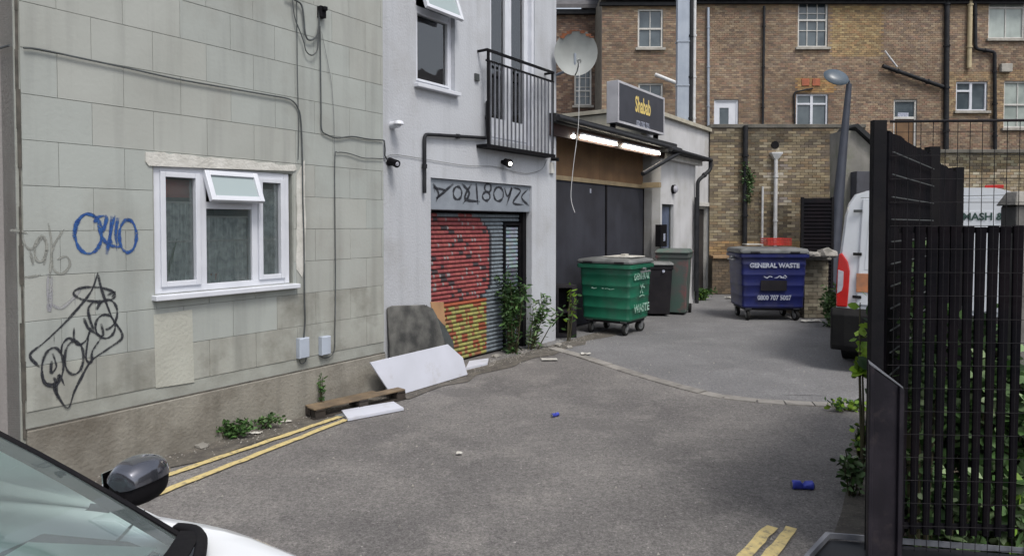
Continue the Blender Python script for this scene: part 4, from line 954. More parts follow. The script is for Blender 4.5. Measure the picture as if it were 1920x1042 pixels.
drainpipe('overflow_pipe', [tp(1659,96,.12), tp(1682,126,.12)], .03, M['pipe_white'], 'thin pale pipe slanting above the dark waste pipe', 'pipe', False)
drainpipe('waste_pipe', [tp(1228,140,.2), tp(1268,156,.2)], .07, M['pipe_white'], 'cream pipe slanting into the metal duct', 'pipe', False)
drainpipe('drainpipe', [tp(1328,15), tp(1328,236)], .05, M['galv'], 'grey downpipe on the terrace left of the white door', 'pipe')
drainpipe('cable_conduit', bend([tp(1490,236,.06), tp(1489,173,.06), tp(1524,166,.06)],.1), .03, M['pipe_black'], 'thin black conduit bending over the lower casement window', 'pipe', False)
r_ = t_rect(1878,124,1888,134); q = MB(); q.wbox(T, r_[0]-.1, r_[1]+.1, .001, .15, r_[2]-.05, r_[3]+.06); tag(q.build('alarm_box', M['stone_sill'], bevel=.02), 'small pale box on the terrace wall by the jogged downpipe', 'alarm box')
# metal flue duct
YD = 18.6; a = at_y(1268,236,YD); b = at_y(1291,236,YD); zt_ = 9.9
du = empty('flue_duct', ((a.x+b.x)/2, YD, a.z), 'tall square galvanised flue duct rising beside the terrace', 'duct')
z = a.z-.1; k = 0
while z < zt_:
    MB().box(a.x+.002*(k%2), b.x-.002*(k%2), YD-.1, YD+.1, z, min(z+1.2, zt_)-.004).build('duct_section', M['galv'], du); 
    MB().box(a.x-.02, b.x+.02, YD-.12, YD+.12, z-.02, z+.02).build('flange', M['galv'], du); z += 1.2; k += 1
q = MB(); q.box(a.x-.15, b.x+.15, YD-.35, YD+.3, zE+.1 if False else a.z-.75, a.z-.12); q.build('duct_base', M['cream'], du)
for (px_, r_, m_, l_) in ((1295,.05,M['pipe_black'],'black pipe running up the right side of the metal duct'),(1301,.045,M['pipe_white'],'pale pipe beside the black one right of the duct')):
    p0 = at_y(px_, 240, YD-.1); drainpipe('vent_pipe', [Vector((p0.x,p0.y,9.9)), Vector((p0.x,p0.y,p0.z-.3))], r_, m_, l_, 'pipe')

# ================================================================== REAR YARD WALL (F), individual bricks
FY = 18.3; Fw = Wall((0, FY), R(90))
fx0 = at_y(1330,450,FY).x; fx1 = at_y(1620,450,FY).x; zF = at_y(1450,240,FY).z
fw_ = empty('yard_brick_wall', (fx0,FY,0), 'weathered yellow-brown brick yard wall behind the blue bin', 'wall')
q = MB(); q.wbox(Fw, fx0, fx1, -.33, -.012, -.1, zF); q.build('wall_core', M['mortar_dark'], fw_)
q = MB(); q.wbox(Fw, fx0, fx1, -.34, .03, zF+.0, zF+.10); q.build('coping', M['coping'], fw_, bevel=.01)
hx = at_y(1453,272,FY)
hole = (hx.x-.09, hx.x+.09, hx.z-.09, hx.z+.09)
zb0 = at_y(1360,478,FY).z
rest = MB(); cnt = 0; z = .02; r_i = 0
cells = []
while z < zF-.02:
    s = fx0 + (0 if r_i % 2 else -.1125)
    while s < fx1:
        a, b = max(s, fx0), min(s+.215, fx1)
        if b-a > .04: cells.append((a,b,z,min(z+.065,zF-.003)))
        s += .225
    z += .075; r_i += 1
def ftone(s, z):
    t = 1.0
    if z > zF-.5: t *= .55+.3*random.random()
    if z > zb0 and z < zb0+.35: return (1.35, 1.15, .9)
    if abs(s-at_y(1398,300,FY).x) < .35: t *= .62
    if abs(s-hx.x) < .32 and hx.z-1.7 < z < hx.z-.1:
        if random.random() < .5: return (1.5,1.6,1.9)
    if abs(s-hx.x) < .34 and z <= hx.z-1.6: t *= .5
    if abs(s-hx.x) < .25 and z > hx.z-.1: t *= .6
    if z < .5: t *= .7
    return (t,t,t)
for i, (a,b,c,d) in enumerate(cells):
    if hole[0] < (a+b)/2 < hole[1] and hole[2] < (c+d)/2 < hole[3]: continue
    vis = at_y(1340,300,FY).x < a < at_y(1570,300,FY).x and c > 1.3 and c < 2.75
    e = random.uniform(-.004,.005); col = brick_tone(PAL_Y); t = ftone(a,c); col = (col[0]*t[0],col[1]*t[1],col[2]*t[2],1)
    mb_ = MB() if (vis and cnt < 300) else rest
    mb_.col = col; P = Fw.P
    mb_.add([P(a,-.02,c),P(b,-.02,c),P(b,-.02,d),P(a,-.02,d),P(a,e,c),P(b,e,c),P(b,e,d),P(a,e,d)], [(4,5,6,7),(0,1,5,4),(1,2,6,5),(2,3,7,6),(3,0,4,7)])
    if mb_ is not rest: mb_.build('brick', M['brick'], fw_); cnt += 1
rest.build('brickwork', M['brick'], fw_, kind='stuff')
# lower ledge at the left
lx1 = at_y(1392,480,FY).x
q = MB(); bricks(Fw, fx0, lx1, .02, zb0-.08, [], .30, [(.17,.13,.09),(.14,.11,.08),(.2,.15,.1)], out=q); q.build('low_brickwork', M['brick'], fw_, kind='stuff')
q = MB(); q.wbox(Fw, fx0, lx1, .0, .285, 0, zb0-.08); q.build('ledge_core', M['mortar_dark'], fw_)
q = MB(); q.wbox(Fw, fx0, lx1+.03, .0, .36, zb0-.08, zb0+.0); q.build('ledge', mat('ledge_tile',(.40,.26,.14),(.28,.19,.11),7,.85,.3), fw_, bevel=.01)
MB().tube([Vector((hx.x,FY-.02,hx.z)), Vector((hx.x,FY+.1,hx.z))], .11, 12).build('vent_hole', M['black_metal'], fw_)
p = at_y(1398,250,FY-.08); drainpipe('drainpipe', [Vector((p.x,p.y,zF+.05)), Vector((p.x,p.y,at_y(1398,460,FY-.08).z))], .065, M['pipe_black'], 'black downpipe on the yard wall left of the white waste pipe', 'pipe')
p = at_y(1455,290,FY-.1); pb_ = at_y(1455,462,FY-.1)
hp = drainpipe('hopper_pipe', [Vector((p.x,p.y,p.z)), Vector((p.x,p.y,.2))], .05, M['pipe_white'], 'white waste pipe with a hopper head behind the blue bin', 'pipe')
q = MB(); z_ = p.z; x_ = p.x; y_ = p.y; q.loft([[(x_-.05,y_-.05,z_-.12),(x_+.05,y_-.05,z_-.12),(x_+.05,y_+.05,z_-.12),(x_-.05,y_+.05,z_-.12)], [(x_-.15,y_-.1,z_+.02),(x_+.15,y_-.1,z_+.02),(x_+.15,y_+.08,z_+.02),(x_-.15,y_+.08,z_+.02)], [(x_-.15,y_-.1,z_+.06),(x_+.15,y_-.1,z_+.06),(x_+.15,y_+.08,z_+.06),(x_-.15,y_+.08,z_+.06)]]); q.build('hopper', M['pipe_white'], hp)
p = at_y(1430,350,FY-.08); drainpipe('vent_pipe', [Vector((p.x,p.y,p.z)), Vector((p.x,p.y,.3))], .03, M['pipe_white'], 'thin white pipe left of the hopper pipe', 'pipe', False)

# right-hand yard wall and rendered outbuilding
RY = 17.2; Rw = Wall((0,RY), R(90)); rx0 = at_y(1640,300,RY).x; rx1 = at_y(2150,300,RY).x; zR = at_y(1850,287,RY).z
rw = empty('long_yard_wall', (rx0,RY,0), 'pale brick yard wall with dark stained coping behind the van', 'wall')
q = MB(); q.wbox(Rw, rx0, rx1, -.33, -.012, -.1, zR); q.build('wall_core', M['mortar_dark'], rw)
q = MB(); q.wbox(Rw, rx0, rx1, -.35, .03, zR, zR+.09); q.build('coping', M['coping'], rw, bevel=.01)
bricks(Rw, rx0, rx1, .02, zR, [], 0, PAL_Y+[(.40,.37,.28),(.36,.31,.24)], tone=lambda s, z: ((.45,.46,.42) if z > zR-.42+.1*math.sin(s*3) else (1.15,1.15,1.15))).build('brickwork', M['brick'], rw, kind='stuff')
OY = 16.4
ob = empty('rendered_outbuilding', (at_y(1610,400,OY).x, OY, 0), 'grey mossy rendered outbuilding with a sloping dark roof edge by the lamp post', 'building')
pts = [at_y(1583,600,OY), at_y(1690,600,OY), at_y(1690,300,OY), at_y(1640,280,OY), at_y(1604,246,OY), at_y(1583,244,OY)]
pts[0].z = pts[1].z = -.1
for p_ in pts: p_.y = OY
q = MB(); q.prism(pts, Vector((0,.75,0))); q.build('wall', M['grey_render'], ob)
q = MB(); a = at_y(1600,240,OY); b = at_y(1650,284,OY); a.y = b.y = OY+.3; q.bar(a+Vector((0,0,.05)), b+Vector((0,0,.05)), .9, .1); q.build('roof_edge', M['felt'], ob)
a = at_y(1600,360,OY-.15); b = at_y(1630,322,OY-.15); q = MB(); q.box(a.x, b.x+.6, OY-.3, OY-.004, a.z-.9, b.z); q.build('store_box', mat('navy_box',(.06,.062,.075),(.045,.046,.056),5,.7), ob, bevel=.01)

# low brick pier wall right of the blue bin, with rubble on it, black slatted screen behind
c0 = G(1508,597); c1 = G(1572,603); pzt = 1.18
pr = empty('brick_pier', (c0.x, c0.y, 0), 'low stubby brick pier wall with pale coping right of the blue bin', 'wall')
PW = Wall((c0.x, c0.y), R(90)); pw = c1.x-c0.x
q = MB(); q.wbox(PW, .012, pw-.012, -2.6, -.012, -.05, pzt); q.build('wall_core', M['mortar'], pr)
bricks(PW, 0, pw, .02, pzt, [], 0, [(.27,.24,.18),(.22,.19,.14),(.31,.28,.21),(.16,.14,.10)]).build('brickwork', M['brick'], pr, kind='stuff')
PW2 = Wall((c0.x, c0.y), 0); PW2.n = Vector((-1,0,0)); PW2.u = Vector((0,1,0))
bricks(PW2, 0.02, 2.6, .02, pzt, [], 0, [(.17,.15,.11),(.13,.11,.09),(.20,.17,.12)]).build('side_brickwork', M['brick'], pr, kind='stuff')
q = MB(); q.wbox(PW, -.04, pw+.04, -2.65, .05, pzt+.001, pzt+.07); q.build('coping', M['stone'], pr, bevel=.012)
def rock(c, r_, m, name, label, cat, group=None, flat=.6, seed=0):
    rnd = random.Random(seed); bm = bmesh.new(); bmesh.ops.create_icosphere(bm, subdivisions=2, radius=1)
    for v in bm.verts:
        f = 1+rnd.uniform(-.22,.22); v.co = Vector((v.co.x*r_[0]*f, v.co.y*r_[1]*f, max(-.25*r_[2], v.co.z*r_[2]*f)))
    me = bpy.data.meshes.new(name); bm.to_mesh(me); bm.free(); me.materials.append(m); o = bpy.data.objects.new(name, me); COL.objects.link(o); o.location = (c[0],c[1],c[2]+.2*r_[2]); o.rotation_euler = (0,0,rnd.uniform(0,3)); return tag(o, label, cat, group)
rock((c1.x-.12,c1.y+.25,pzt+.07), (.2,.16,.16), M['stone'], 'rubble_lump', 'pale rubble lump on the pier coping beside the van', 'rubble', seed=3)
rock((c1.x-.38,c1.y+.3,pzt+.07), (.16,.14,.09), M['stone'], 'rubble_lump', 'flatter mossy stone on the pier coping', 'rubble', seed=4)
SY = 15.6; a = at_y(1502,370,SY); b = at_y(1562,470,SY)
ss = empty('slatted_screen', (a.x, SY, 0), 'black slatted screen behind the low pier, left of the lamp post', 'screen')
q = MB(); q.box(a.x, a.x+.06, SY-.03, SY+.03, 0, a.z+.0); q.box(b.x-.06, b.x, SY-.03, SY+.03, 0, a.z); q.box(a.x+.061, b.x-.061, SY+.012, SY+.03, 0, a.z-.02); q.build('screen_frame', M['black_metal'], ss)
z = .1
while z < a.z-.05:
    q = MB(); P0 = [(a.x+.06,SY-.03,z),(b.x-.06,SY-.03,z),(b.x-.06,SY-.015,z),(a.x+.06,SY-.015,z),(a.x+.06,SY-.008,z+.06),(b.x-.06,SY-.008,z+.06),(b.x-.06,SY+.006,z+.06),(a.x+.06,SY+.006,z+.06)]
    q.hexa(P0).build('slat', M['black_paint'], ss); z += .085

# ---- unseen brick house, added so the window panes have something to mirror
Hw = Wall((21, 21), R(180)); hh = empty('reflection_house', (21,8,0), 'plain brick house added out of view right of the yard for window panes to mirror', 'building')
hr = [(s0, s0+1.3, z0, z0+1.7) for s0 in (2,6,10,14,18,22) for z0 in (1.2,4.4)]
q = MB()
for (a,b,c,d) in subtract((0,27,-.1,7.2), hr): q.hexa([(21,21-a,c),(21,21-b,c),(21.3,21-b,c),(21.3,21-a,c),(21,21-a,d),(21,21-b,d),(21.3,21-b,d),(21.3,21-a,d)])
q.build('wall', M['mortar_dark'], hh)
for (a,b,c,d) in hr:
    q = MB(); q.hexa([(21.1,21-a,c),(21.1,21-b,c),(21.14,21-b,c),(21.14,21-a,c),(21.1,21-a,d),(21.1,21-b,d),(21.14,21-b,d),(21.14,21-a,d)]); q.build('pane', M['far_glass'], hh)
q = MB(); q.hexa([(20.7,21,7.2),(20.7,-6,7.2),(25,-6,9.8),(25,21,9.8),(20.7,21,7.35),(20.7,-6,7.35),(25,-6,9.95),(25,21,9.95)]); q.build('roof', M['slate'], hh)
# ================================================================== LAMP POST
LY = 16.0
l0 = at_y(1553,640,LY); l0.z = 0; l1 = at_y(1592,158,LY)
lp = empty('street_lamp', l0, 'tall grey leaning street lamp with a flat oval head', 'street lamp')
mb = MB(); mb.tube([l0, l0+(l1-l0)*.12, l0+(l1-l0)*.14, l1], [.185,.18,.16,.062], 16); mb.build('post', M['lamp_grey'], lp, smooth=True)
hc = at_y(1568,145,LY); ax = Vector((.12,-.80,.58)).normalized(); uu = ax.orthogonal().normalized(); uu = (Vector((1,0,0))-ax*ax.x).normalized(); vv = ax.cross(uu)
rings = []
for (rr,h) in ((.02,-.075),(.15,-.065),(.26,-.03),(.28,.0),(.24,.045),(.12,.075),(.02,.08)):
    rings.append([hc + uu*rr*1.12*math.cos(t)+vv*rr*.95*math.sin(t)+ax*h for t in [2*math.pi*k/24 for k in range(24)]])
mb = MB(); mb.loft(rings); mb.build('lamp_head', M['lamp_head'], lp, smooth=True)
mb = MB(); mb.tube([l1-Vector((0,0,.05)), l1+Vector((0,0,.06)), hc], .035, 10); mb.build('bracket', M['lamp_grey'], lp, smooth=True)
mb = MB(); mb.tube([hc-ax*.088, hc-ax*.11], [.12,.06], 14); mb.build('lens', M['lamp_clear'], lp, smooth=True)

# ================================================================== BINS
def wheel_castor(name, pos, r_, parent, rot):
    c = MB(); ax_ = Vector((math.cos(rot), math.sin(rot), 0)); p = Vector(pos)
    e = empty('castor', p); e.parent = parent
    t = MB()
    prof = [(r_*.55,-.03),(r_*.92,-.03),(r_,-.018),(r_,.018),(r_*.92,.03),(r_*.55,.03)]
    def ring(rr, off): 
        f = Vector((-ax_.y, ax_.x, 0)); return [Vector((0,0,r_)) + ax_*off + f*rr*math.cos(a)+Vector((0,0,rr*math.sin(a))) for a in [2*math.pi*k/18 for k in range(18)]]
    t.loft([ring(rr,o_) for rr,o_ in prof]); t.build('tyre', M['rubber'], e, smooth=True, world=False)
    h = MB(); h.loft([ring(r_*.55,-.034), ring(r_*.55,.034)]); h.build('wheel_hub', M['castor'], e, smooth=True, world=False)
    k = MB(); f = Vector((-ax_.y, ax_.x, 0))
    for s in (-1,1):
        k.bar(Vector((0,0,r_))+ax_*s*.045, Vector((0,0,r_*2+.04))+ax_*s*.045+f*.04, .008, .06, f)
    k.box(-.06,.06,-.06,.06,r_*2+.03,r_*2+.05); k.build('fork', M['castor'], e, world=False)
    return e
def eurobin(name, label, loc, rz, w_, d_, h, body, lid, ribs=True, group=None, lidtilt=.0, clutter=False):
    """local: x across (w), front face at y=-d/2"""
    root = empty(name, loc, label, 'bin', group, rz=rz)
    zb = .25; zt_ = h-.10; tx = .045; ty = .045
    def rr(hx_, hy_, z, c=.06): 
        pts = []
        for (sx,sy,a0) in ((1,-1,-90),(1,1,0),(-1,1,90),(-1,-1,180)):
            for k in range(4):
                a = R(a0+k*30); pts.append((sx*(hx_-c)+c*math.cos(a), sy*(hy_-c)+c*math.sin(a), z))
        return pts
    mb = MB(); rings = [rr(w_/2-tx-.02, d_/2-ty-.02, zb-.0), rr(w_/2-tx, d_/2-ty, zb+.03)]
    levels = 5
    for i in range(levels):
        t0 = (i+.06)/levels; t1 = (i+.94)/levels
        for (t,ins) in ((t0,0),(t0+.012,.005),(t1-.012,.005),(t1,0)):
            z = zb+.03+(zt_-zb-.03)*t; hx_ = w_/2-tx*(1-t)-ins*(1 if ribs else .4); hy_ = d_/2-ty*(1-t)-ins*(1 if ribs else .4); rings.append(rr(hx_,hy_,z))
    rings.append(rr(w_/2, d_/2, zt_)); mb.loft(rings); mb.build('body', body, root, smooth=True, world=False)
    mb = MB(); mb.loft([rr(w_/2+.0,d_/2+.0,zt_-.09),rr(w_/2+.035,d_/2+.035,zt_-.08),rr(w_/2+.035,d_/2+.035,zt_-.02),rr(w_/2+.0,d_/2+.0,zt_-.01)]); mb.build('rim', body, root, smooth=True, world=False)
    mb = MB(); mb.loft([rr(w_/2+.03,d_/2+.03,zt_+.001),rr(w_/2+.035,d_/2+.035,zt_+.03),rr(w_/2+.01,d_/2+.01,zt_+.055+lidtilt),rr(w_/2-.16,d_/2-.16,zt_+.085+lidtilt,.05)]); mb.build('lid', lid, root, smooth=True, world=False)
    for s in (-.3,.3):
        mb = MB(); mb.box(w_*s-.09, w_*s+.09, -d_/2-.045, -d_/2-.03, zt_+.005, zt_+.035); mb.build('lid_handle', M['black_plastic'], root, world=False, bevel=.004)
    for sx in (-1,1):
        mb = MB(); mb.tube([(sx*(w_/2+.05),-.16,zt_-.14),(sx*(w_/2+.085),-.16,zt_-.14),(sx*(w_/2+.085),.16,zt_-.14),(sx*(w_/2+.05),.16,zt_-.14)], .014, 8); mb.tube([(sx*(w_/2-.01),0,zt_-.10),(sx*(w_/2+.075),0,zt_-.10)], .03, 10); mb.build('side_handle', M['castor'], root, smooth=True, world=False)
    mb = MB(); mb.box(-w_/2+.10, w_/2-.10, -d_/2+.10, d_/2-.10, zb-.045, zb+.0); mb.build('chassis', M['black_plastic'], root, world=False)
    for (sx,sy) in ((-1,-1),(1,-1),(1,1),(-1,1)):
        wheel_castor('castor', (sx*(w_/2-.17), sy*(d_/2-.15), 0), .098, root, R(random.uniform(-25,25)))
    return root
# green bin: nearest corner at (1181,637)
gu = Vector((math.sin(R(35)), math.cos(R(35)),0)); gv = Vector((-gu.y, gu.x, 0))
cn = G(1181,633); gw, gl = .99, .90
gc = cn + gv*gw/2*.97 + gu*gl/2*.97
rzg = math.atan2(-gv.y, -gv.x)   # local +x points from far-left to near corner
gb = eurobin('green_waste_bin', 'large green four-wheeled waste bin with grey lid in front of the charcoal gates', (gc.x,gc.y,0), rzg, gw, gl, 1.33, M['green_bin'], M['lid_grey'], lidtilt=.01)
X_, Y_, Z_ = Vector((1,0,0)), Vector((0,1,0)), Vector((0,0,1))
def bin_text(root, face, w_, d_, s, size, z, m, off=0, **k):
    if face == 'front': fr_ = (Vector((off,-d_/2-.0+.020,z)), X_, Z_, -Y_)
    else: fr_ = (Vector((w_/2-.020,off,z)), Y_, Z_, X_)
    o = text_part(s, size, fr_, m, None, thick=.024, **k); o.parent = root; return o
bin_text(gb, 'side', gw, gl, 'GENERAL', .15, 1.00, M['print_green'], bold=.006)
bin_text(gb, 'side', gw, gl, 'WASTE', .19, .46, M['print_green'], bold=.008)
q = MB(); 
for st in ([(-.05,.88),(.05,.70)],[(.06,.88),(-.06,.72)],[(-.10,.66),(.02,.68),(.12,.66)],[(0,.85),(.12,.80)]):
    ribbon(q, [Vector((gw/2+.001,a_,b_)) for a_,b_ in st], X_, .022)
o = q.build('logo', M['print_green'], None); o.parent = gb
q = MB(); 
for (a0,a1) in ((-.24,-.14),(-.04,.0),(.02,.20)): ribbon(q, [Vector((a0+(a1-a0)*k/4,-gl/2-.0035,.80+.008*math.sin(k*2))) for k in range(5)], -Y_, .014)
o = q.build('worn_print', M['print_green'], None); o.parent = gb
q = MB(); q.box(-.1,.42,-.3,.3,1.33,1.345); q.box(.12,.2,-.05,.1,1.345,1.38); o = q.build('lid_panel', M['litter'], None); o.parent = gb
# blue bin
bl0 = G(1393,602); bl1 = G(1513,602); bcx = (bl0.x+bl1.x)/2; bw_ = 1.27; 
bb = eurobin('blue_waste_bin', 'large navy blue general waste bin with curved grey lid at the back of the yard', (bcx, bl0.y+.48, 0), R(-3), bw_, 1.0, 1.43, M['blue_bin'], M['lid_grey'], lidtilt=.03)
bin_text(bb, 'front', bw_, 1.0, 'GENERAL WASTE', .122, 1.09, M['print_white'], bold=.006)
bin_text(bb, 'front', bw_, 1.0, '0800 707 5007', .13, .46, M['print_white'], bold=.004, squash=.82)
q = MB()
for st in ([(-.20,.88),(-.14,.85),(-.10,.88),(-.04,.87)],[(.0,.85),(.06,.86),(.10,.89),(.16,.86),(.2,.9),(.24,.86)],[(.1,.86),(.22,.845)]): ribbon(q, crom([Vector((a_,-.5-.003,b_)) for a_,b_ in st],4), -Y_, .018)
o = q.build('worn_print', M['print_white'], None); o.parent = bb
q = MB(); q.box(-.26,.24,-.4885-.01,-.4875-.005,.60,.80); o = q.build('faded_sticker', M['black_plastic'], None); o.parent = bb
# crates on the blue bin
for (dx,dy,lab,rz_) in ((.10,-.0,'red slatted plastic crate on the blue bin lid, nearer the right end',.06),):
    cr_ = empty('plastic_crate', (bcx+.22, bl0.y+.55, 1.47), lab, 'crate', rz=rz_)
    q = MB(); q.box(-.24,.24,-.16,.16,0,.015); q.build('crate_base', M['red_crate'], cr_, world=False)
    for z in (.03,.075,.12):
        q = MB(); q.box(-.24,.24,-.165,-.15,z,z+.026); q.box(-.24,.24,.15,.165,z,z+.026); q.box(-.25,-.235,-.15,.15,z,z+.026); q.box(.235,.25,-.15,.15,z,z+.026); q.build('crate_band', M['red_crate'], cr_, world=False)
    q = MB()
    for k in range(9): x = -.24+.06*k; q.box(x-.005,x+.005,-.17,-.166,0,.15); q.box(x-.005,x+.005,.166,.17,0,.15)
    q.build('crate_rib', M['red_crate'], cr_, world=False)
q = MB(); q.box(-.22,.12,-.12,.14,0,.02); o = q.build('cardboard_sheet', M['litter']); o.location = (bcx-.18, bl0.y+.6, 1.48); tag(o, 'flat pale sheet lying on the blue bin lid left of the red crate', 'sheet')
# black wheelie bin
def wheelie(name, label, loc, rz, w_, d_, h, m, lidm):
    root = empty(name, loc, label, 'bin', None, rz=rz)
    def rc(a, b, z, y0=0): return [(-a,-b+y0,z),(a,-b+y0,z),(a,b+y0,z),(-a,b+y0,z)]
    q = MB(); q.loft([rc(w_*.40,d_*.36,.05),rc(w_*.47,d_*.45,h*.86),rc(w_*.50,d_*.48,h*.865),rc(w_*.50,d_*.48,h*.93)]); q.build('body', m, root, world=False, bevel=.015)
    q = MB(); q.loft([rc(w_*.52,d_*.52,h*.932),rc(w_*.53,d_*.53,h*.955),rc(w_*.44,d_*.44,h)]); q.build('lid', lidm, root, world=False, bevel=.01)
    q = MB(); q.tube([(-w_*.4,d_*.56,h*.93),(w_*.4,d_*.56,h*.93)], .016, 8); q.build('handle', lidm, root, world=False)
    for s in (-1,1):
        q = MB(); q.tube([(s*(w_*.40),d_*.36,.10),(s*(w_*.40+.05),d_*.36,.10)], .10, 16); q.build('wheel', M['rubber'], root, world=False, smooth=True)
    return root
p = G(1238,594); wb = wheelie('wheelie_bin', 'black wheelie bin tucked between the green bin and the tall faded bin', (p.x,p.y+.30,0), R(-4), .56, .62, 1.13, M['black_plastic'], M['lid_grey'])
q = MB(); q.tube([(.08,-.315,.94),(.08,-.30,.94)], .03, 8); o = q.build('badge', M['print_white'], None); o.parent = wb
p = G(1271,592); tb = wheelie('tall_waste_bin', 'tall faded green bin with reddish grime against the annex wall', (p.x+.02,p.y+.42,0), R(-22), .68, .75, 1.38, M['old_green'], M['old_green'])
# black low cabinet beside white building corner
p = G(1062,634); q = MB(); rt = empty('black_cabinet', (p.x,p.y+.2,0), 'low black open box standing between the white corner and the green bin', 'box')
W2 = Wall((p.x-.16,p.y), R(80))
q = MB(); q.wbox(W2, 0, .34, -.4, .0, 0, .05); q.wbox(W2, 0,.34,-.4,0,.84,.88); q.wbox(W2, .26,.34,-.4,0,.05,.84); q.wbox(W2,0,.03,-.4,0,.05,.84); q.wbox(W2,.03,.26,-.4,-.37,.05,.84); q.build('carcass', M['black_plastic'], rt)
q = MB(); q.wbox(W2, .03,.26,-.37,-.01,.42,.46); q.build('shelf', M['black_plastic'], rt)

# ================================================================== BOARDS, PALLET
# mottled headboard-shaped panel leaning on the wall
hb = [(733,695),(726,575),(732,571),(800,572),(814,580),(826,598),(838,660),(842,690)]
base = [B.W(x,y,.12) for x,y in hb]
def lean(W, pts, dbot, dtop, zb, zt):
    out = []
    for x,y in pts:
        d = dbot
        for _ in range(6):
            s, z = W.px(x,y,d); t = (z-zb)/(zt-zb); d = dbot+(dtop-dbot)*max(0,min(1,t))
        out.append(W.P(s,d,z))
    return out
pl = lean(B, [(735,722),(727,577),(736,573),(797,571),(812,578),(820,592),(838,655),(845,690)], .10, .03, 0, 1.0)
pl = [p - B.n*0 for p in pl]
mb = MB(); mb.prism(pl, -B.n*.022); o = mb.build('leaning_panel', M['headboard'], bevel=.01); tag(o, 'dark mottled panel with rounded top corners leaning against the white wall', 'panel')
pl = lean(B, [(800,571),(835,612),(850,640),(856,690),(830,690),(812,610)], .06, .02, 0, 1.0)
mb = MB(); mb.prism(pl, -B.n*.012); tag(mb.build('leaning_panel', M['cable'], bevel=.004), 'dark slanted panel behind the mottled one, beside the shutter', 'panel')
pl = lean(B, [(808,566),(832,566),(836,612),(812,592)], .05, .01, 0, 1.0)
mb = MB(); mb.prism(pl, -B.n*.015); tag(mb.build('tan_board', M['board_orange'], bevel=.003), 'small tan board against the bottom left of the shutter', 'board')
# white board leaning: bottom edge on ground
b0, b1 = G(737,744,.01), G(877,702,.01)
def on_plane(px, py, p0, n):
    r_ = ray(px,py); c = Vector((0,0,HC)); return c + r_*((p0-c).dot(n)/r_.dot(n))
t_ = (b1-b0).normalized(); hn = Vector((t_.y,-t_.x,0)).normalized(); nn = (hn*math.sin(R(78))+Vector((0,0,1))*math.cos(R(78))).normalized()
poly = [b0, b1, on_plane(868,670,b0,nn), on_plane(840,645,b0,nn), on_plane(694,679,b0,nn)]
mb = MB(); mb.prism(poly, -nn*.018); tag(mb.build('white_board', M['board_white'], bevel=.003), 'large clean white board propped against the leaning dark panel', 'board')
q = MB(); P4 = [G(873,690,.03),G(914,680,.03),G(916,671,.03),G(880,676,.03)]; q.prism(P4, Vector((0,0,-.028))); tag(q.build('white_offcut', M['board_white']), 'small pale offcut on the ground right of the white board', 'board')
q = MB(); P4 = [G(652,784,.03),G(757,764,.03),G(738,752,.03),G(640,768,.03)]; q.prism(P4, Vector((0,0,-.025))); tag(q.build('white_strip', M['board_white']), 'narrow white board lying on the ground in front of the pallet', 'board')
q = MB(); P4 = [G(608,775,.012),G(650,781,.012),G(700,768,.012),G(690,757,.012)]; q.prism(P4, Vector((0,0,-.01))); tag(q.build('grey_sheet', M['cable_light']), 'dull grey sheet showing under the pallet', 'sheet')
# pallet
pa = G(592,788); pb2 = G(762,748); tt = (pb2-pa).normalized(); nn2 = Vector((-tt.y,tt.x,0)); Lp = (pb2-pa).length; 
pal = empty('wooden_pallet', (pa.x,pa.y,0), 'broken wooden pallet lying against the foot of the grey wall', 'pallet')
def pbx(u0,u1,v0,v1,z0,z1,name,m,tilt=0):
    q = MB(); f = lambda u,v,z: pa+tt*u+nn2*v+Vector((0,0,z))
    q.hexa([f(u0,v0,z0),f(u1,v0,z0+tilt),f(u1,v1,z0+tilt),f(u0,v1,z0),f(u0,v0,z1),f(u1,v0,z1+tilt),f(u1,v1,z1+tilt),f(u0,v1,z1)]); q.build(name, m, pal, bevel=.004)
for u in (.0, Lp*.5-.05, Lp-.12):
    for v in (.0, .11): pbx(u,u+.11,v,v+.09,0.02,.085,'pallet_block',M['pallet_dark'])
pbx(-.01,Lp,.0,.085,.0,.02,'pallet_board',M['pallet_dark']); 
for u in (.0, Lp*.5-.05, Lp-.12): pbx(u,u+.10,-.01,.21,.085,.10,'pallet_board',M['pallet_dark'])
pbx(-.02,Lp-.02,-.01,.125,.10,.116,'pallet_board',M['pallet'],.0)
pbx(.0,Lp-.3,.135,.20,.10,.115,'pallet_board',M['pallet'],.0)

# ================================================================== FENCE (mesh with privacy slats)
FZ = 3.4
fp = empty('mesh_fence', (2.0, FZ, 0), 'black wire mesh fence with dark vertical slats at the right', 'fence')
# tall post
a = at_y(1631,227,FZ+.02); b = at_y(1664,227,FZ-.02); q = MB(); q.box(a.x, b.x, FZ-.02, FZ+.02, -.05, a.z); q.build('fence_post', M['black_metal'], fp, bevel=.004)
px0 = b.x
xs0, xs1 = at_y(1664,600,FZ).x, at_y(1945,600,FZ).x
ztop = at_y(1664,228,FZ).z; q = MB(); pitchx = (at_y(1686,600,FZ).x - at_y(1664,600,FZ).x)
zz = [at_y(1700,y,FZ).z for y in (247,292,335,378,422)]; stepz = (zz[0]-zz[-1])/4
# frontal panel wires, slightly turned toward the camera on the right
def fpnt(x, z, d=0): return Vector((x, FZ - (x-xs0)*.06 - d, z))
k = 0; x = xs0+pitchx*.5
while x < xs1: q.tube([fpnt(x,.12), fpnt(x,ztop+.0)], .0018, 5); x += pitchx
z = ztop-.055
while z > .1: q.tube([fpnt(xs0,z,.004), fpnt(xs1,z,.004)], .0016, 5); z -= stepz
q.tube([fpnt(xs0,ztop), fpnt(xs1,ztop)], .007, 6); q.build('wire_mesh', M['wire'], fp)
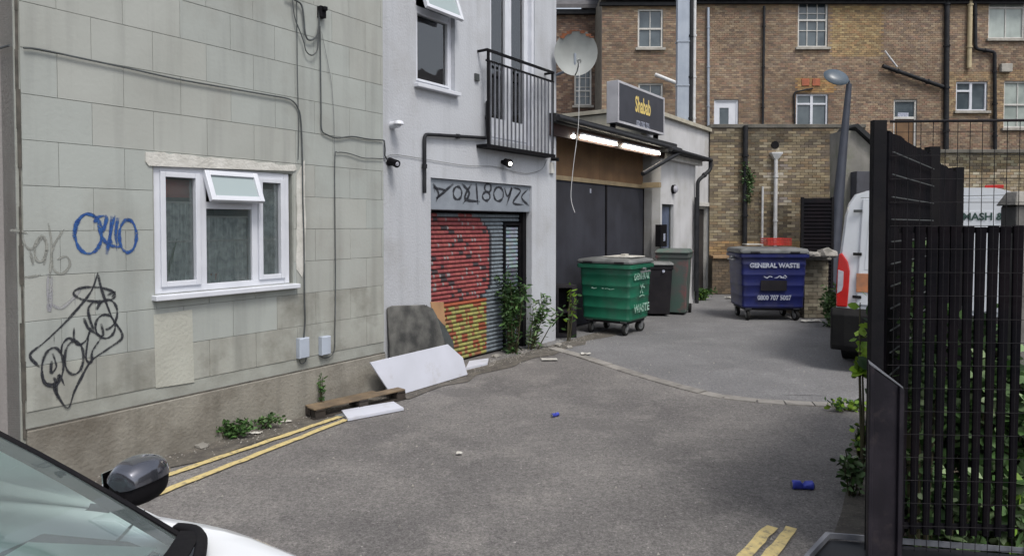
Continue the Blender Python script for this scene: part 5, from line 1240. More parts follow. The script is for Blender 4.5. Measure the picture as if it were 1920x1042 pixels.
# slats in the lower part
s_top = at_y(1800,424,FZ).z; x = at_y(1692,600,FZ).x; i = 0
while x < at_y(1900,600,FZ).x:
    wv = pitchx*.84; zt_ = s_top + random.uniform(-.006,.006); q = MB(); jx = random.uniform(-.003,.003)
    lean_ = random.uniform(-.004,.006)
    q.hexa([fpnt(x+jx,.30,-.012)+Vector((lean_,0,0)),fpnt(x+jx+wv*.60,.30,-.012)+Vector((lean_,0,0)),fpnt(x+jx+wv*.60,.30,-.024)+Vector((lean_,0,0)),fpnt(x+jx,.30,-.024)+Vector((lean_,0,0)),
            fpnt(x+jx,zt_,-.012),fpnt(x+jx+wv,zt_,-.012),fpnt(x+jx+wv,zt_,-.024),fpnt(x+jx,zt_,-.024)]); q.build('slat', M['black_paint'], fp, bevel=.002); x += pitchx; i += 1
# side rail for slats
for zr__ in (s_top-.02, .34): MB().bar(fpnt(at_y(1690,600,FZ).x,zr__,-.03), fpnt(at_y(1903,600,FZ).x,zr__,-.03), .012,.03).build('rail', M['black_metal'], fp)
# receding run behind
rf = empty('slatted_fence', (2.1, 3.6, 0), 'solid dark run of vertical fence boards receding behind the mesh', 'fence')
f0 = at_y(1667,250,3.55); f1 = at_y(1797,316,5.85); dirf = Vector((f1.x-f0.x, f1.y-f0.y, 0)); Lf = dirf.length; dirf.normalize(); nf = Vector((dirf.y,-dirf.x,0))
nsl_ = int(Lf/.075); 
for k in range(nsl_):
    p0_ = Vector((f0.x,f0.y,0))+dirf*(k*.075); zt_ = f0.z+.01 if k < nsl_*.52 else f0.z-.03; zt_ += random.uniform(-.008,.008)
    q = MB(); a = p0_; b = p0_+dirf*.070; q.hexa([a+nf*0,b,b-nf*.015,a-nf*.015,a+Vector((0,0,zt_)),b+Vector((0,0,zt_)),b-nf*.015+Vector((0,0,zt_)),a-nf*.015+Vector((0,0,zt_))]); q.build('fence_board', M['black_paint'], rf)
for k_ in (.5,.98):
    pm = Vector((f0.x,f0.y,0))+dirf*Lf*k_; q = MB(); q.box(pm.x-.035,pm.x+.035,pm.y-.035,pm.y+.035,0,f0.z+.06-(.05 if k_ > .6 else 0)); q.build('fence_post', M['black_metal'], rf)
q = MB(); z = f0.z-.1
while z > .3: q.bar(Vector((f0.x,f0.y,z))+nf*.02, Vector((f0.x,f0.y,z))+dirf*Lf*.48+nf*.02, .006, .006); z -= stepz
q.build('wire', M['cable'], rf)
# dark steel channel post in front
BZ = 3.05
a = at_y(1626,900,BZ); b = at_y(1690,900,BZ); zl = at_y(1636,682,BZ).z; zr_ = at_y(1690,728,BZ).z
bp = empty('steel_post', (a.x,BZ,0), 'stout dark steel gate post with a slanted top in front of the fence', 'post')
q = MB(); q.hexa([(a.x,BZ,-.05),(b.x,BZ,-.05),(b.x+.02,BZ+.06,-.05),(a.x+.03,BZ+.06,-.05),(a.x,BZ,zl),(b.x,BZ,zr_),(b.x+.02,BZ+.06,zr_),(a.x+.03,BZ+.06,zl)]); q.build('post', M['tint_plum'], bp, bevel=.006)
for (xa_,xb_) in ((.0,.018),((b.x-a.x)-.022,(b.x-a.x)-.001)):
    zz_ = lambda x: zl+(zr_-zl)*x/(b.x-a.x)-.002
    MB().hexa([(a.x+xa_,BZ-.016,-.05),(a.x+xb_,BZ-.016,-.05),(a.x+xb_,BZ-.001,-.05),(a.x+xa_,BZ-.001,-.05),(a.x+xa_,BZ-.016,zz_(xa_)),(a.x+xb_,BZ-.016,zz_(xb_)),(a.x+xb_,BZ-.001,zz_(xb_)),(a.x+xa_,BZ-.001,zz_(xa_))]).build('flange', M['tint_plum'], bp, bevel=.003)
q = MB(); q.box(a.x+.019,a.x+.022,BZ-.006,BZ-.001,0,zl-.01); q.build('edge_trim', M['rail'], bp)
q = MB(); q.hexa([(a.x,BZ-.004,zl+.001),(b.x,BZ-.004,zr_+.001),(b.x+.02,BZ+.063,zr_+.001),(a.x+.03,BZ+.063,zl+.001),(a.x,BZ-.004,zl+.007),(b.x,BZ-.004,zr_+.007),(b.x+.02,BZ+.063,zr_+.007),(a.x+.03,BZ+.063,zl+.007)]); q.build('cap', M['rail'], bp)
# low glossy black trough
tz = .24
lt = [G(1512,1044,tz), G(1552,1001,tz), G(1905,1034,tz), G(1935,1090,tz)]
pt = empty('black_trough', (lt[0].x,lt[0].y,0), 'glossy black trough on the paving at the foot of the mesh fence', 'trough')
glossy = mat('glossy_black', (.006,.007,.009), (.01,.01,.012), 5, .35, 0, spec=.3)
outer = [Vector((p.x,p.y,0)) for p in (lt[0], lt[1], Vector((lt[2].x+.3,lt[2].y-.02,0)), Vector((lt[2].x+.3,lt[0].y-.3,0)), Vector((lt[0].x+.05,lt[0].y-.3,0)))]
mb = MB(); mb.prism([p+Vector((0,0,.03)) for p in outer], Vector((0,0,tz-.05))); mb.build('trough_body', glossy, pt, bevel=.02)
cen = sum(outer, Vector())/5
mb = MB(); o1 = [p+(p-cen).normalized()*.012 for p in outer]; n_ = len(outer); i1 = [p-(p-cen).normalized()*.012 for p in outer]  # pale grey rim stands in for the lit top edge
mb.add([p+Vector((0,0,tz-.019)) for p in o1]+[p+Vector((0,0,tz+.01)) for p in o1]+[p+Vector((0,0,tz+.01)) for p in i1]+[p+Vector((0,0,tz-.019)) for p in i1],
       [f for i in range(n_) for f in ((i,(i+1)%n_,n_+(i+1)%n_,n_+i),(n_+i,n_+(i+1)%n_,2*n_+(i+1)%n_,2*n_+i),(2*n_+i,2*n_+(i+1)%n_,3*n_+(i+1)%n_,3*n_+i))]); mb.build('trough_lit_edge', M['rail'], pt)
# grey timber post at the right edge
a = at_y(1906,400,4.2); b = at_y(1945,400,4.2); zt_ = at_y(1915,385,4.2).z
gp = empty('timber_post', (a.x,4.2,0), 'weathered grey timber post at the right edge of the picture', 'post')
q = MB(); q.box(a.x,b.x,4.2,4.34,0,zt_); q.build('post', M['grey_wood'], gp, bevel=.01)
q = MB(); q.hexa([(a.x-.02,4.18,zt_),(b.x+.02,4.18,zt_),(b.x+.02,4.36,zt_),(a.x-.02,4.36,zt_),(a.x+.02,4.22,zt_+.09),(b.x-.02,4.22,zt_+.09),(b.x-.02,4.32,zt_+.09),(a.x+.02,4.32,zt_+.09)]); q.build('post_cap', M['stone'], gp, bevel=.008)
for k in range(3):
    q = MB(); q.bar((a.x+.02+.06*k,4.19,.98-.1*k),(a.x+.22+.06*k,4.12,.62-.12*k),.02,.05); q.build('loose_batten', M['grey_wood'], gp)

# ================================================================== VAN
P0 = at_y(1566,600,8.7); P0.z = 0; ph = R(31); VU = Vector((math.cos(ph), -math.sin(ph), 0)); VF = Vector((math.sin(ph), math.cos(ph), 0))
vn = empty('white_van', P0+VU*1.02, 'white delivery van parked behind the fence, seen from its rear', 'van')
def vP(x, y, z): return P0 + VU*x + VF*y + Vector((0,0,z))
HV = 2.33; WV = 2.04
def vprof(y, h=HV, w_=WV, zb=.36, t=0):
    pts = [(0+.03,zb),(0.0,zb+.15),(.0,1.0),(.03,1.45),(.09,2.0),(.13,h-.16),(.20,h-.05),(.33,h-.005),(w_/2,h+.02)]
    full = pts + [(w_-a_, b_) for a_,b_ in pts[-2::-1]]
    return [vP(a_+(t if a_ < w_/2 else -t), y, min(b_, h+.02)) for a_,b_ in full]
mb = MB(); rings = [vprof(.0,t=.035), vprof(.03,t=.012), vprof(.09), vprof(2.2), vprof(3.7,h=HV-.01), vprof(4.1,h=HV-.25,t=.05), vprof(4.6,h=1.55,t=.08), vprof(4.9,h=1.28,t=.12), vprof(5.35,h=.95,t=.2)]
mb.loft(rings); mb.build('body', M['van_white'], vn, smooth=True)
def vbox(name, m, x0,x1,y0,y1,z0,z1, bevel=0, parent=vn):
    q = MB(); q.hexa([vP(x0,y0,z0),vP(x1,y0,z0),vP(x1,y1,z0),vP(x0,y1,z0),vP(x0,y0,z1),vP(x1,y0,z1),vP(x1,y1,z1),vP(x0,y1,z1)]); return q.build(name, m, parent, bevel=bevel)
# rear doors
for (a_,b_) in ((.24,1.015),(1.025,1.80)):
    q = MB(); lft = a_ < 1; t0 = .055
    pts = [(a_,.86),(b_,.86),(b_,2.22),(a_+(0.06 if lft else 0),2.22)] if lft else [(a_,.86),(b_,.86),(b_-.06,2.22),(a_,2.22)]
    q.prism([vP(x,-.022,z) for x,z in pts], VF*.03); q.build('rear_door', M['van_white'], vn, bevel=.012)
q = MB(); q.prism([vP(x,-.026,z) for x,z in ((.33,1.32),(.93,1.32),(.93,2.06),(.38,2.06))], VF*.006); q.build('door_panel', M['van_white'], vn, bevel=.01)
q = MB(); q.prism([vP(x,-.026,z) for x,z in ((1.12,1.32),(1.72,1.32),(1.67,2.06),(1.12,2.06))], VF*.006); q.build('door_panel', M['van_white'], vn, bevel=.01)
for z in (.95, 1.5, 2.05):
    vbox('hinge', M['van_black'] if z < 2 else M['cable'], .20,.30,-.045,-.022,z,z+.035); vbox('hinge', M['van_black'], 1.75,1.85,-.045,-.022,z,z+.035)
vbox('door_handle', M['van_black'], .86,1.0,-.05,-.026,1.12,1.17)
vbox('rear_sticker', M['plate'], .24,.80,-.034,-.024,1.03,1.27,.004)
for mir in (False, True):
    fx = (lambda x: WV-x) if mir else (lambda x: x)
    q = MB(); pr_ = [(.01,.83),(.14,.83),(.155,1.05),(.165,1.30),(.14,1.42),(.07,1.53),(.035,1.51),(.012,1.2)]
    q.prism([vP(fx(x),-.035,z) for x,z in pr_], VF*.12); q.build('tail_light', M['lamp_red'], vn, bevel=.012)
    q = MB(); q.prism([vP(fx(x),-.042,z) for x,z in ((.02,1.0),(.075,1.04),(.09,1.1),(.095,1.29),(.03,1.31))], VF*.006); q.build('reversing_lens', M['lamp_clear'], vn, bevel=.003)
mb = MB(); prof = [(-.11,.28),(-.15,.34),(-.15,.74),(-.10,.81),(-.0,.815),(.02,.28)]
def bp_(x, sc=1.0): return [vP(x, y*sc, z) for y,z in prof]
mb.loft([bp_(-.05,.4), bp_(-.03,1), bp_(.12,1.2), bp_(1.02,1.3), bp_(WV-.12,1.2), bp_(WV+.03,1), bp_(WV+.05,.4)]); mb.build('bumper', M['van_black'], vn, bevel=.012)
vbox('under_tray', M['van_black'], .1,WV-.1,.1,4.9,.22,.36)
vbox('brake_light', M['lamp_red'], WV/2+.56,WV/2+.74,.02,.1,HV-.01,HV+.03,.006)
for (y) in (.95, 4.1):
    for x in (.12, WV-.12):
        c = vP(x, y, .34); wv = empty('wheel', c-root_off(vn)); wv.parent = vn; s = 1 if x > 1 else -1
        MB().tube([c-VU*.11, c-VU*.10, c+VU*.10, c+VU*.11], [.30,.34,.34,.30], 20).build('tyre', M['rubber'], wv, smooth=True)
        MB().tube([c+VU*s*.105, c+VU*s*.115], .2, 16).build('rim', M['castor'], wv)
text_part('MASH & LI', .118, (vP(1.36,-.032,1.985), VU, Vector((0,0,1)), -VF), M['print_dark'], vn, bold=.004, squash=.95, align='LEFT')
vbox('gutter_line', M['cable_light'], .28,WV-.28,-.03,-.022,2.232,2.24)

# ================================================================== PARKED CAR (front left)
hd = R(-12); CU = Vector((math.cos(hd), math.sin(hd), 0)); CV = Vector((-math.sin(hd), math.cos(hd), 0))
pbase = G(340,1003,.97)
CO = pbase - CV*.70; CO.z = 0
car = empty('parked_car', CO - CU*.9, 'white hatchback in the near left corner, its windscreen and black wing mirror in view', 'car')
def cP(u, v, z): return CO + CU*u + CV*v + Vector((0,0,z))
def cloft(name, m, stations, smooth=True, bevel=0, caps=True, close=False, sub=0):
    mb = MB(); rings = [[cP(u, v, z) for v, z in prof] for u, prof in stations]; mb.loft(rings, close, caps and close); return mb.build(name, m, car, smooth=smooth, bevel=bevel, subsurf=sub)
def hood(u, w_, ze, zc, zs=.62, inner=None):
    """cross-section from right sill over the top to left sill"""
    half = [(w_*.93,.22),(w_*.99,.38),(w_,zs),(w_*.985,ze-.10),(w_*.955,ze-.03),(w_*.91,ze),(w_*.80,inner or ze+(zc-ze)*.45),(w_*.4,inner or zc-.012),(0,inner or zc)]
    return (u, [(-v,z) for v,z in half] + [(v,z) for v,z in half[-2::-1]])
# front body with bonnet
cloft('bonnet', M['car_white'], [hood(-.22,.87,.985,1.0,.62,.90), hood(.03,.87,.972,.98,.62,.91), hood(.14,.87,.955,.965), hood(.42,.86,.88,.905), hood(.66,.85,.83,.865), hood(.86,.81,.76,.79), hood(.98,.72,.68,.70), hood(1.04,.60,.52,.53,.45)], sub=1)
# rear body and roof
cloft('body', M['car_white'], [hood(-3.0,.60,.80,.82), hood(-2.9,.80,.95,.95), hood(-2.5,.86,.98,.98,.64), hood(-1.4,.885,.97,.97,.64), hood(-.22,.87,.975,.9,.64)])
def roofsec(u, w_, z): return (u, [(-w_,z-.05),(-w_*.93,z-.01),(-w_*.5,z+.02),(0,z+.03),(w_*.5,z+.02),(w_*.93,z-.01),(w_,z-.05)])
cloft('roof', M['car_white'], [roofsec(-.80,.56,1.41), roofsec(-1.3,.58,1.46), roofsec(-2.0,.57,1.45), roofsec(-2.55,.54,1.38)])
# windscreen, curved
n1 = 8; mbw = MB(); rings = []
for i in range(n1+1):
    t = i/n1; u0 = .10-.0; row = []
    for k in range(-6,7):
        f = k/6; vb = .70*f; vt = .55*f; ub = .16-.16*f*f; ut = -.78-.09*f*f
        row.append(cP(ub+(ut-ub)*t, vb+(vt-vb)*t, .965+(1.415-.965)*t + .025*math.sin(math.pi*t)))
    rings.append(row)
mbw.loft(rings, False, False); mbw.build('windscreen', GLC, car, smooth=True)
for s in (1,-1):
    p0_, p1_ = (0.0, s*.70, .965), (-.87, s*.55, 1.415); pts = []
    mbp = MB(); rings = []
    for i in range(9):
        t = i/8; u = p0_[0]+(p1_[0]-p0_[0])*t; v = p0_[1]+(p1_[1]-p0_[1])*t; z = p0_[2]+(p1_[2]-p0_[2])*t+.02*math.sin(math.pi*t)
        rings.append([cP(u+.018,v-s*.012,z+.002), cP(u-.005,v+s*.004,z+.012), cP(u-.03,v+s*.022,z-.004), cP(u-.05,v+s*.028,z-.03), cP(u-.03,v-s*.01,z-.03)])
    mbp.loft(rings); mbp.build('pillar', M['black_metal'], car, smooth=True)
    # side windows
    mbg = MB(); mbg.add([cP(-.15,s*.80,.965), cP(-2.6,s*.80,.985), cP(-2.45,s*.56,1.36), cP(-.95,s*.585,1.40)], [(0,1,2,3)]); mbg.build('side_window', GLC, car)
    mbd = MB(); mbd.bar(cP(-1.25,s*.815,.96), cP(-1.35,s*.585,1.41), .09, .03, CV*s); mbd.build('door_pillar', M['black_metal'], car)
    mbc = MB(); mbc.add([cP(.16,s*.58,1.0),cP(.075,s*.68,.99),cP(.03,s*.715,.985),cP(-.08,s*.745,.985),cP(-.02,s*.70,1.0),cP(.10,s*.58,1.0)], [(0,1,2,3,4,5)]); mbc = MB(); mbc.tube(crom([cP(-.06,s*.745,.965),cP(.02,s*.725,.975),cP(.09,s*.67,.978),cP(.17,s*.55,.975)],4), [.010]+[.018]*11+[.014], 10); mbc.build('cowl_corner', M['black_metal'], car, smooth=True)
mbr = MB(); mbr.add([cP(-2.6,-.78,.985),cP(-2.6,.78,.985),cP(-2.55,.54,1.36),cP(-2.55,-.54,1.36)], [(0,1,2,3)]); mbr.build('rear_window', GLC, car)
mbc = MB(); rings = []
for k in range(-6,7):
    f = k/6; rings.append([cP(.17-.16*f*f,.69*f,.972),cP(.24-.17*f*f,.70*f,.985),cP(.24-.17*f*f,.70*f,.99),cP(.165-.16*f*f,.69*f,.99)])
mbc.loft(rings); mbc.build('wiper_cowl', M['black_metal'], car, smooth=True)
mbd = MB(); rings = []
for k in range(-6,7):
    f = k/6; v = .66*f; rings.append([cP(.10-.14*f*f,v,.93), cP(-.15,v,.955), cP(-.45,v,.95), cP(-.62,v,.90), cP(-.60,v,.70)])
mbd.loft(rings, False, False); mbd.build('dashboard', M['dash'], car, smooth=True)
mbp = MB(); mbp.prism([cP(.03,.18,.968),cP(-.02,.62,.966),cP(-.40,.56,.972),cP(-.34,.12,.974)], Vector((0,0,.004))); mbp.build('paper_sheet', M['paper'], car)
mbp = MB(); mbp.prism([cP(-.50,-.05,.958),cP(-.28,.08,.966),cP(-.34,-.25,.966),cP(-.52,-.32,.958)], Vector((0,0,.004))); mbp.build('paper_sheet', M['paper'], car)
for v in (-.36,.36):
    q = MB(); rings = []
    for (u,z,hw) in ((-1.15,.55,.24),(-1.28,.95,.23),(-1.36,1.15,.15),(-1.38,1.28,.11)):
        rings.append([cP(u+.06,v-hw,z),cP(u+.06,v+hw,z),cP(u-.06,v+hw,z),cP(u-.06,v-hw,z)])
    q.loft(rings); q.build('seat', M['dash'], car, bevel=.03)
q = MB(); c = cP(-.72,-.36,.93); ax_ = Vector((CU.x*.85,CU.y*.85,.5)).normalized(); uu = CV; vv = ax_.cross(uu)
q.tube([c+uu*.18*math.cos(2*math.pi*k/24)+vv*.18*math.sin(2*math.pi*k/24) for k in range(25)], .014, 6, False); q.build('steering_wheel', M['black_plastic'], car, smooth=True)
q = MB(); q.box(0,0,0,0,0,0); 
q = MB(); q.hexa([cP(-2.8,-.7,.22),cP(.4,-.7,.22),cP(.4,.7,.22),cP(-2.8,.7,.22),cP(-2.8,-.7,.30),cP(.4,-.7,.30),cP(.4,.7,.30),cP(-2.8,.7,.30)]); q.build('floor_pan', M['dash'], car)
for s in (1,-1):
    for u in (.42,-2.15):
        c = cP(u, s*.80, .31); w_ = empty('wheel', c-root_off(car)); w_.parent = car
        MB().tube([c-CV*.10, c-CV*.09, c+CV*.09, c+CV*.10], [.27,.31,.31,.27], 22).build('tyre', M['rubber'], w_, smooth=True)
        MB().tube([c+CV*s*.095, c+CV*s*.105], [.2,.19], 18).build('rim', M['castor'], w_)
    q = MB(); q.prism([cP(.80,s*.55,.62),cP(.60,s*.845,.66),cP(.62,s*.83,.76),cP(.86,s*.56,.72)], CU*.02); q.build('headlight', M['lamp_clear'], car, bevel=.01)
# mirrors
for s in (1,-1):
    mr_ = empty('wing_mirror', cP(-.36, s*.93, 1.04)-root_off(car)); mr_.parent = car
    def mring(v, ru, rz_, cz, cu=0, n=16, z_lo=None):
        out = []
        for k in range(n):
            a = 2*math.pi*k/n; x = math.cos(a); y = math.sin(a); x = math.copysign(abs(x)**.75, x); y = math.copysign(abs(y)**.75, y)
            out.append(cP(-.37+cu+ru*x, s*(v-.005), 1.005+cz+rz_*y))
        return out
    q = MB(); q.loft([mring(.865,.02,.03,-.01), mring(.875,.05,.055,0,0), mring(.92,.075,.078,.005), mring(.98,.078,.08,.005), mring(1.04,.068,.072,.0,-.008), mring(1.075,.045,.05,-.01,-.02), mring(1.085,.015,.02,-.015,-.03)]); q.build('mirror_housing', M['black_metal'], mr_, smooth=True, subsurf=1)
    # upper cap, slightly proud, coloured silver for the sky reflected in it
    q = MB(); rings = []
    for (v,ru,rz_,cz,cu) in ((.864,.006,.006,.0,0),(.865,.040,.046,.0,0),(.872,.056,.063,.004,0),(.92,.079,.082,.006,0),(.98,.082,.084,.006,0),(1.04,.072,.076,.001,-.008),(1.078,.047,.052,-.008,-.02)):
        row = []
        for k in range(0,11):
            a = math.pi*(.02+.86*k/10); x = math.cos(a); y = math.sin(a); x = math.copysign(abs(x)**.75, x); y = abs(y)**.75
            row.append(cP(-.37+cu+ru*x, s*(v-.005), 1.005+cz+rz_*y))
        rings.append(row)
    q.loft(rings, False, False); q.build('mirror_cap', M['mirror_sky_tone'], mr_, smooth=True, subsurf=1)
    q = MB(); q.loft([[cP(-.33,s*.78,.95),cP(-.42,s*.78,.95),cP(-.42,s*.78,.975),cP(-.33,s*.78,.975)],[cP(-.34,s*.90,.96),cP(-.42,s*.90,.96),cP(-.42,s*.90,.99),cP(-.34,s*.90,.99)]]); q.build('mirror_arm', M['black_metal'], mr_)
    q = MB(); q.hexa([cP(-.455,s*.89,.95),cP(-.45,s*.89,.95),cP(-.45,s*1.04,.95),cP(-.455,s*1.04,.95),cP(-.462,s*.89,1.05),cP(-.457,s*.89,1.05),cP(-.457,s*1.04,1.05),cP(-.462,s*1.04,1.05)]); q.build('mirror_glass', mat('mirror_glass',(.8,.8,.8),None,2,.03,metal=1), mr_)

# ================================================================== VEGETATION
def leafmesh(mb, c, dirn, L_, w_, col, rnd):
    d = dirn.normalized(); s = d.cross(Vector((rnd.uniform(-1,1),rnd.uniform(-1,1),rnd.uniform(-.3,1)))).normalized(); n = s.cross(d); mb.col = (*col,1)
    droop = n*L_*rnd.uniform(-.15,.05)
    mb.add([c, c+d*L_*.35+s*w_/2, c+d*L_*.75+s*w_*.38+droop*.4, c+d*L_+droop, c+d*L_*.75-s*w_*.38+droop*.4, c+d*L_*.35-s*w_/2], [(0,1,2,5),(5,2,4),(2,3,4)])
def plant(name, label, cat, base, spread, h, n, L_, w_, cols, seed, stems=6, kind=None, group=None, lean_=(0,0,0), zmin=.02):
    rnd = random.Random(seed); base = Vector(base)
    root = empty(name, base, label, cat, group, kind)
    mbs = MB(); tips = []
    for i in range(stems):
        a = rnd.uniform(0,6.28); rr = rnd.uniform(.1,1); hh = h*rnd.uniform(.55,1)
        b = base+Vector((math.cos(a)*spread[0]*rr*.35, math.sin(a)*spread[1]*rr*.35, 0)); t = base+Vector((math.cos(a)*spread[0]*rr, math.sin(a)*spread[1]*rr, hh))+Vector(lean_)*hh
        m_ = (b+t)/2+Vector((rnd.uniform(-.1,.1)*spread[0],rnd.uniform(-.1,.1)*spread[1],hh*.12)); pts = crom([b,m_,t],5); mbs.tube(pts, [.006*(1-.7*k/(len(pts)-1))*(1+h) for k in range(len(pts))], 5); tips.append(pts)
    mbs.build('stem', M['stem'], root)
    mb = MB()
    for i in range(n):
        pts = rnd.choice(tips); f = rnd.random()**.6; k = min(len(pts)-1, int(f*len(pts))); p = pts[k]
        c = p + Vector((rnd.gauss(0,.12)*spread[0], rnd.gauss(0,.12)*spread[1], rnd.gauss(0,.07)*h)); c.z = max(c.z, base.z+zmin)
        d = Vector((rnd.uniform(-1,1), rnd.uniform(-1,1), rnd.uniform(-.5,.7))); sc = rnd.uniform(.6,1.2); co = rnd.choice(cols); v = rnd.uniform(.65,1.25)
        leafmesh(mb, c, d, L_*sc, w_*sc, tuple(x*v for x in co), rnd)
    mb.build('foliage', M['leaf'], root); return root
GR = [(.045,.10,.025),(.06,.13,.035),(.08,.16,.045),(.035,.08,.025)]; DG = [(.03,.07,.022),(.045,.095,.03),(.025,.055,.02)]; YG = [(.22,.36,.03),(.28,.42,.05),(.15,.27,.03)]; PG = [(.16,.24,.11),(.12,.20,.08),(.20,.27,.14),(.08,.15,.05)]
p = G(425,822); plant('weed_clump', 'dark green weed clump at the foot of the grey wall, nearest the car', 'weed', p, (.24,.08,0), .15, 420, .055, .022, GR, 1, 12)
p = G(478,803); plant('weed_clump', 'straggly lighter weeds right of the dark clump by the wall', 'weed', p, (.26,.08,0), .14, 330, .045, .022, GR+PG, 2, 12)
p = G(601,752); plant('tall_weed', 'single upright weed against the plinth behind the pallet', 'weed', A.P(A.px(601,740,.06)[0],.06,0), (.04,.03,0), .36, 60, .06, .02, GR, 3, 3)
s_ = B.px(958,650,.05)[0]; plant('garage_weed', 'bushy green weed growing against the wicket door of the shutter', 'shrub', B.P(s_,.08,0), (.22,.14,0), 1.12, 850, .11, .032, GR+DG, 4, 14)
s_ = B.px(995,640,.1)[0]; plant('arching_weed', 'arching leafy weed stems leaning out in front of the white pier', 'shrub', B.P(s_,.12,0), (.30,.20,0), .80, 260, .12, .03, GR+PG, 5, 9, lean_=(.25,-.05,0))
p = G(1050,598); plant('yellow_sprig', 'yellow-green sprig poking round the white corner', 'weed', B.P(.04,.22,.0), (.20,.15,0), .92, 55, .11, .035, YG+GR, 6, 4, lean_=(.1,0,0))
for (x,y,sx,h,sd_,lb) in ((1312,563,.5,.28,7,'low green weeds at the base of the white end block'),):
    p = G(x,y); plant('weed_clump', lb, 'weed', p, (sx,.25,0), h, 900, .09, .035, GR+YG[2:], sd_, 20)
p = G(1398,420); pz = at_y(1398,330,FY-.15)
plant('wall_creeper', 'sparse creeper beside the downpipe on the yard brick wall', 'creeper', Vector((pz.x+.12,FY-.12,at_y(1398,380,FY).z)), (.30,.08,0), 1.2, 300, .10, .05, DG+PG, 8, 6)
p = G(1556,612); plant('weed_clump', 'tall green weeds between the pier and the van', 'weed', G(1562,612), (.22,.2,0), .75, 600, .10, .04, GR+PG, 9, 10)
p = at_y(1605,600,5.2); plant('lime_sapling', 'bright lime-green leaves on thin stems in front of the van bumper', 'sapling', Vector((p.x+.08,5.2,0)), (.13,.10,0), 1.28, 55, .10, .062, YG, 10, 4, zmin=.75)
for (x,y,z_,sp,h,n,cl,sd_,lb) in ((1600,905,3.9,.13,.30,170,PG+PG+GR,11,'pale green weed at the paving edge left of the steel post'), (1590,745,6.3,.25,.10,120,YG+GR,12,'thin yellow-green weeds growing through the kerb line'),
                                (1612,842,4.6,.10,.34,60,YG+GR,13,'small yellow-green sprig left of the steel post')):
    p = G(x,y+25); plant('weed_clump', lb, 'weed', p, (sp,sp*.6,0), h, n, .06, .035, cl, sd_, 8)
for i,(x,Y,sp,h,n,cl,lb) in enumerate(((1745,4.6,(.35,.25),1.30,1500,GR+DG,'tall green shrub behind the fence slats nearest the steel post'), (1850,4.2,(.40,.30),.95,1900,PG+GR,'pale leafy bush behind the right-hand fence slats'),
                              (1915,4.05,(.30,.22),1.0,1700,GR+PG,'bright green bush at the right edge beyond the slats'), (1790,3.75,(.35,.15),.45,800,PG+GR,'low pale weeds along the foot of the slats'), (1905,3.75,(.3,.15),.42,700,PG+YG[2:],'low bright weeds at the right foot of the fence'), (1960,5.2,(.5,.4),1.2,1400,DG+GR,'dark bush beyond the timber post'))):
    p = at_y(x,700,Y); plant('bush', lb, 'bush', Vector((p.x,Y,.03)), (sp[0],sp[1],0), h, int(n*.7), .105, .055, cl, 20+i, 22)
plant('climbing_vine', 'thin leafy vine climbing the fence just right of the steel post', 'vine', Vector((at_y(1700,700,3.75).x,3.62,.03)), (.10,.06,0), 1.65, 520, .06, .04, GR+PG, 33, 8)

# ================================================================== LITTER AND RUBBLE
cp = G(1505,915)
q = MB()
def can(name, c, L_, r_, rz_, m, label, cat):
    d = Vector((math.cos(rz_), math.sin(rz_), 0)); root = empty(name, (c.x,c.y,0), label, cat)
    pts = [Vector((c.x,c.y,r_*.8))+d*L_*t for t in (-.5,-.45,-.15,0,.15,.45,.5)]
    pts[3] += Vector((0,0,-.012)); MB().tube(pts, [r_*.7,r_,r_*.95,r_*.6,r_*.9,r_,r_*.7], 12).build('can_body', m, root, smooth=True)
    for e,t in ((pts[0],-1),(pts[-1],1)): MB().tube([e, e+d*t*.004], r_*.68, 12).build('can_end', M['castor'], root)
can('crushed_can', cp, .15, .033, R(-6), M['can_blue'], 'crushed blue drinks can on the asphalt near the fence', 'can')
can('small_can', G(1041,780), .085, .02, R(40), M['can_blue'], 'small crushed blue can in the middle of the lane', 'can')
def scrap(px_, py_, sx, sy, h, m, label, name='paper_scrap', cat='litter', seed=0):
    rnd = random.Random(seed+50); c = G(px_,py_); n_ = 6; mb = MB(); vs = []
    for i in range(n_):
        for j in range(n_): vs.append((c.x+(i/(n_-1)-.5)*sx+rnd.uniform(-.1,.1)*sx/n_, c.y+(j/(n_-1)-.5)*sy+rnd.uniform(-.1,.1)*sy/n_, .012+h*rnd.random()))
    mb.add(vs, [(i*n_+j,(i+1)*n_+j,(i+1)*n_+j+1,i*n_+j+1) for i in range(n_-1) for j in range(n_-1)]); o = mb.build(name, m)
    so = o.modifiers.new('solid','SOLIDIFY'); so.thickness = .002; return tag(o, label, cat)
scrap(1600,868,.16,.10,.05,M['litter'],'crumpled white paper beside the steel post','paper_scrap',seed=1)
scrap(1586,918,.05,.05,.05,M['litter'],'small white scrap caught in the weed by the post',seed=2)
scrap(1098,666,.14,.10,.03,M['litter'],'pale flattened wrapper on the kerb line near the white corner',seed=3)
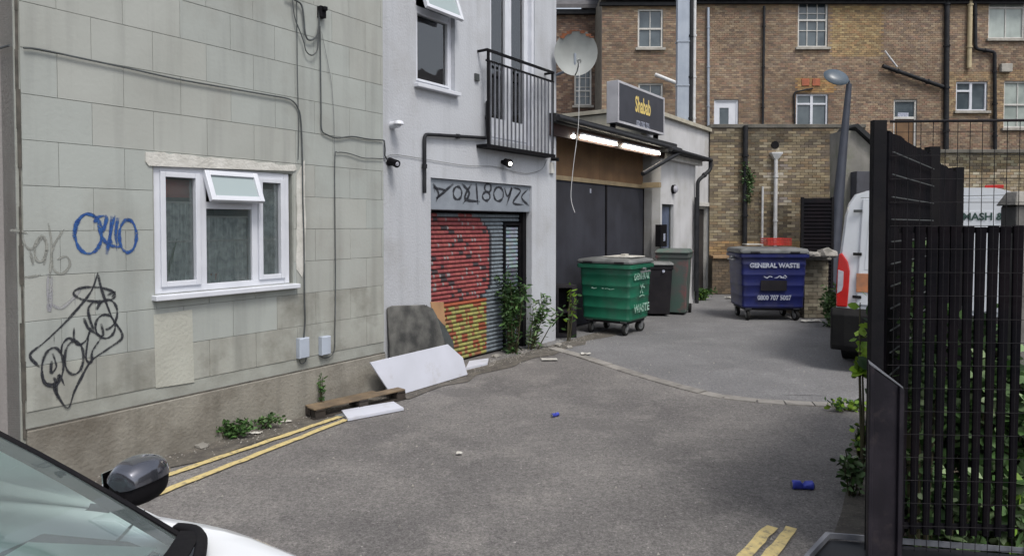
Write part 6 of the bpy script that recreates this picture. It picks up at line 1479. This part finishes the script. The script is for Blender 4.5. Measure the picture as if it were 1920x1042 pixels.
scrap(861,852,.05,.04,.012,M['litter'],'tiny white scrap on the lane below the white board',seed=4)
scrap(535,792,.12,.05,.012,M['litter'],'flat white scrap between wall and yellow lines, nearest the pallet',seed=5)
scrap(478,814,.12,.05,.012,M['litter'],'flat pale scrap beside the weeds by the yellow lines',seed=6)
scrap(1030,675,.22,.12,.008,M['litter'],'dusty flattened sheet on the asphalt before the white corner',seed=7)
scrap(1520,604,.40,.12,.04,M['litter'],'white rubbish along the foot of the pier',seed=8)
scrap(1375,560,.40,.15,.04,M['litter'],'pale rubbish on the ground by the yard wall',seed=9)
rk = [(345,836,.09,.05,.07,'grey lump of rubble leaning at the foot of the plinth'),(300,852,.06,.04,.03,'small stone left of the rubble lump by the plinth'),(378,838,.07,.05,.03,'small stone right of the rubble lump by the plinth'),
      (930,668,.07,.05,.03,'stone on the ground before the weed at the shutter'),(960,656,.09,.06,.05,'pale stone at the foot of the garage weed'),(1010,650,.12,.08,.05,'broken stone before the white pier'),(1048,648,.12,.06,.04,'stone at the end of the kerb line'),(1068,652,.06,.05,.03,'small stone next to the end of the kerb line'),(905,662,.06,.05,.025,'small stone right of the pale offcut')]
for i,(x,y,a_,b_,c_,lb) in enumerate(rk):
    g_ = G(x,y); rock((g_.x,g_.y,.004), (a_,b_,c_), M['stone'], 'stone', lb, 'stone', seed=60+i)
# scattered grit, countless
mb = MB(); rnd = random.Random(9)
for i in range(1500):
    if rnd.random() < .45: q_ = A.P(rnd.uniform(0,9), abs(rnd.gauss(0,.13))+.02, .004)
    elif rnd.random() < .5: q_ = B.P(rnd.uniform(-3.5,.4), abs(rnd.gauss(0,.18))+.02, .004)
    else: q_ = Vector((rnd.uniform(-2.5,4), rnd.uniform(3,13), .0))
    s = rnd.uniform(.004,.012); x,y = q_.x,q_.y
    mb.add([(x-s,y-s,0),(x+s,y-s*.6,0),(x+s*.2,y+s,0),(x,y,s*1.3)], [(0,1,3),(1,2,3),(2,0,3)])
tag(mb.build('grit', M['stone']), 'scattered grit and gravel on the lane and along the walls', 'grit', None, 'stuff')
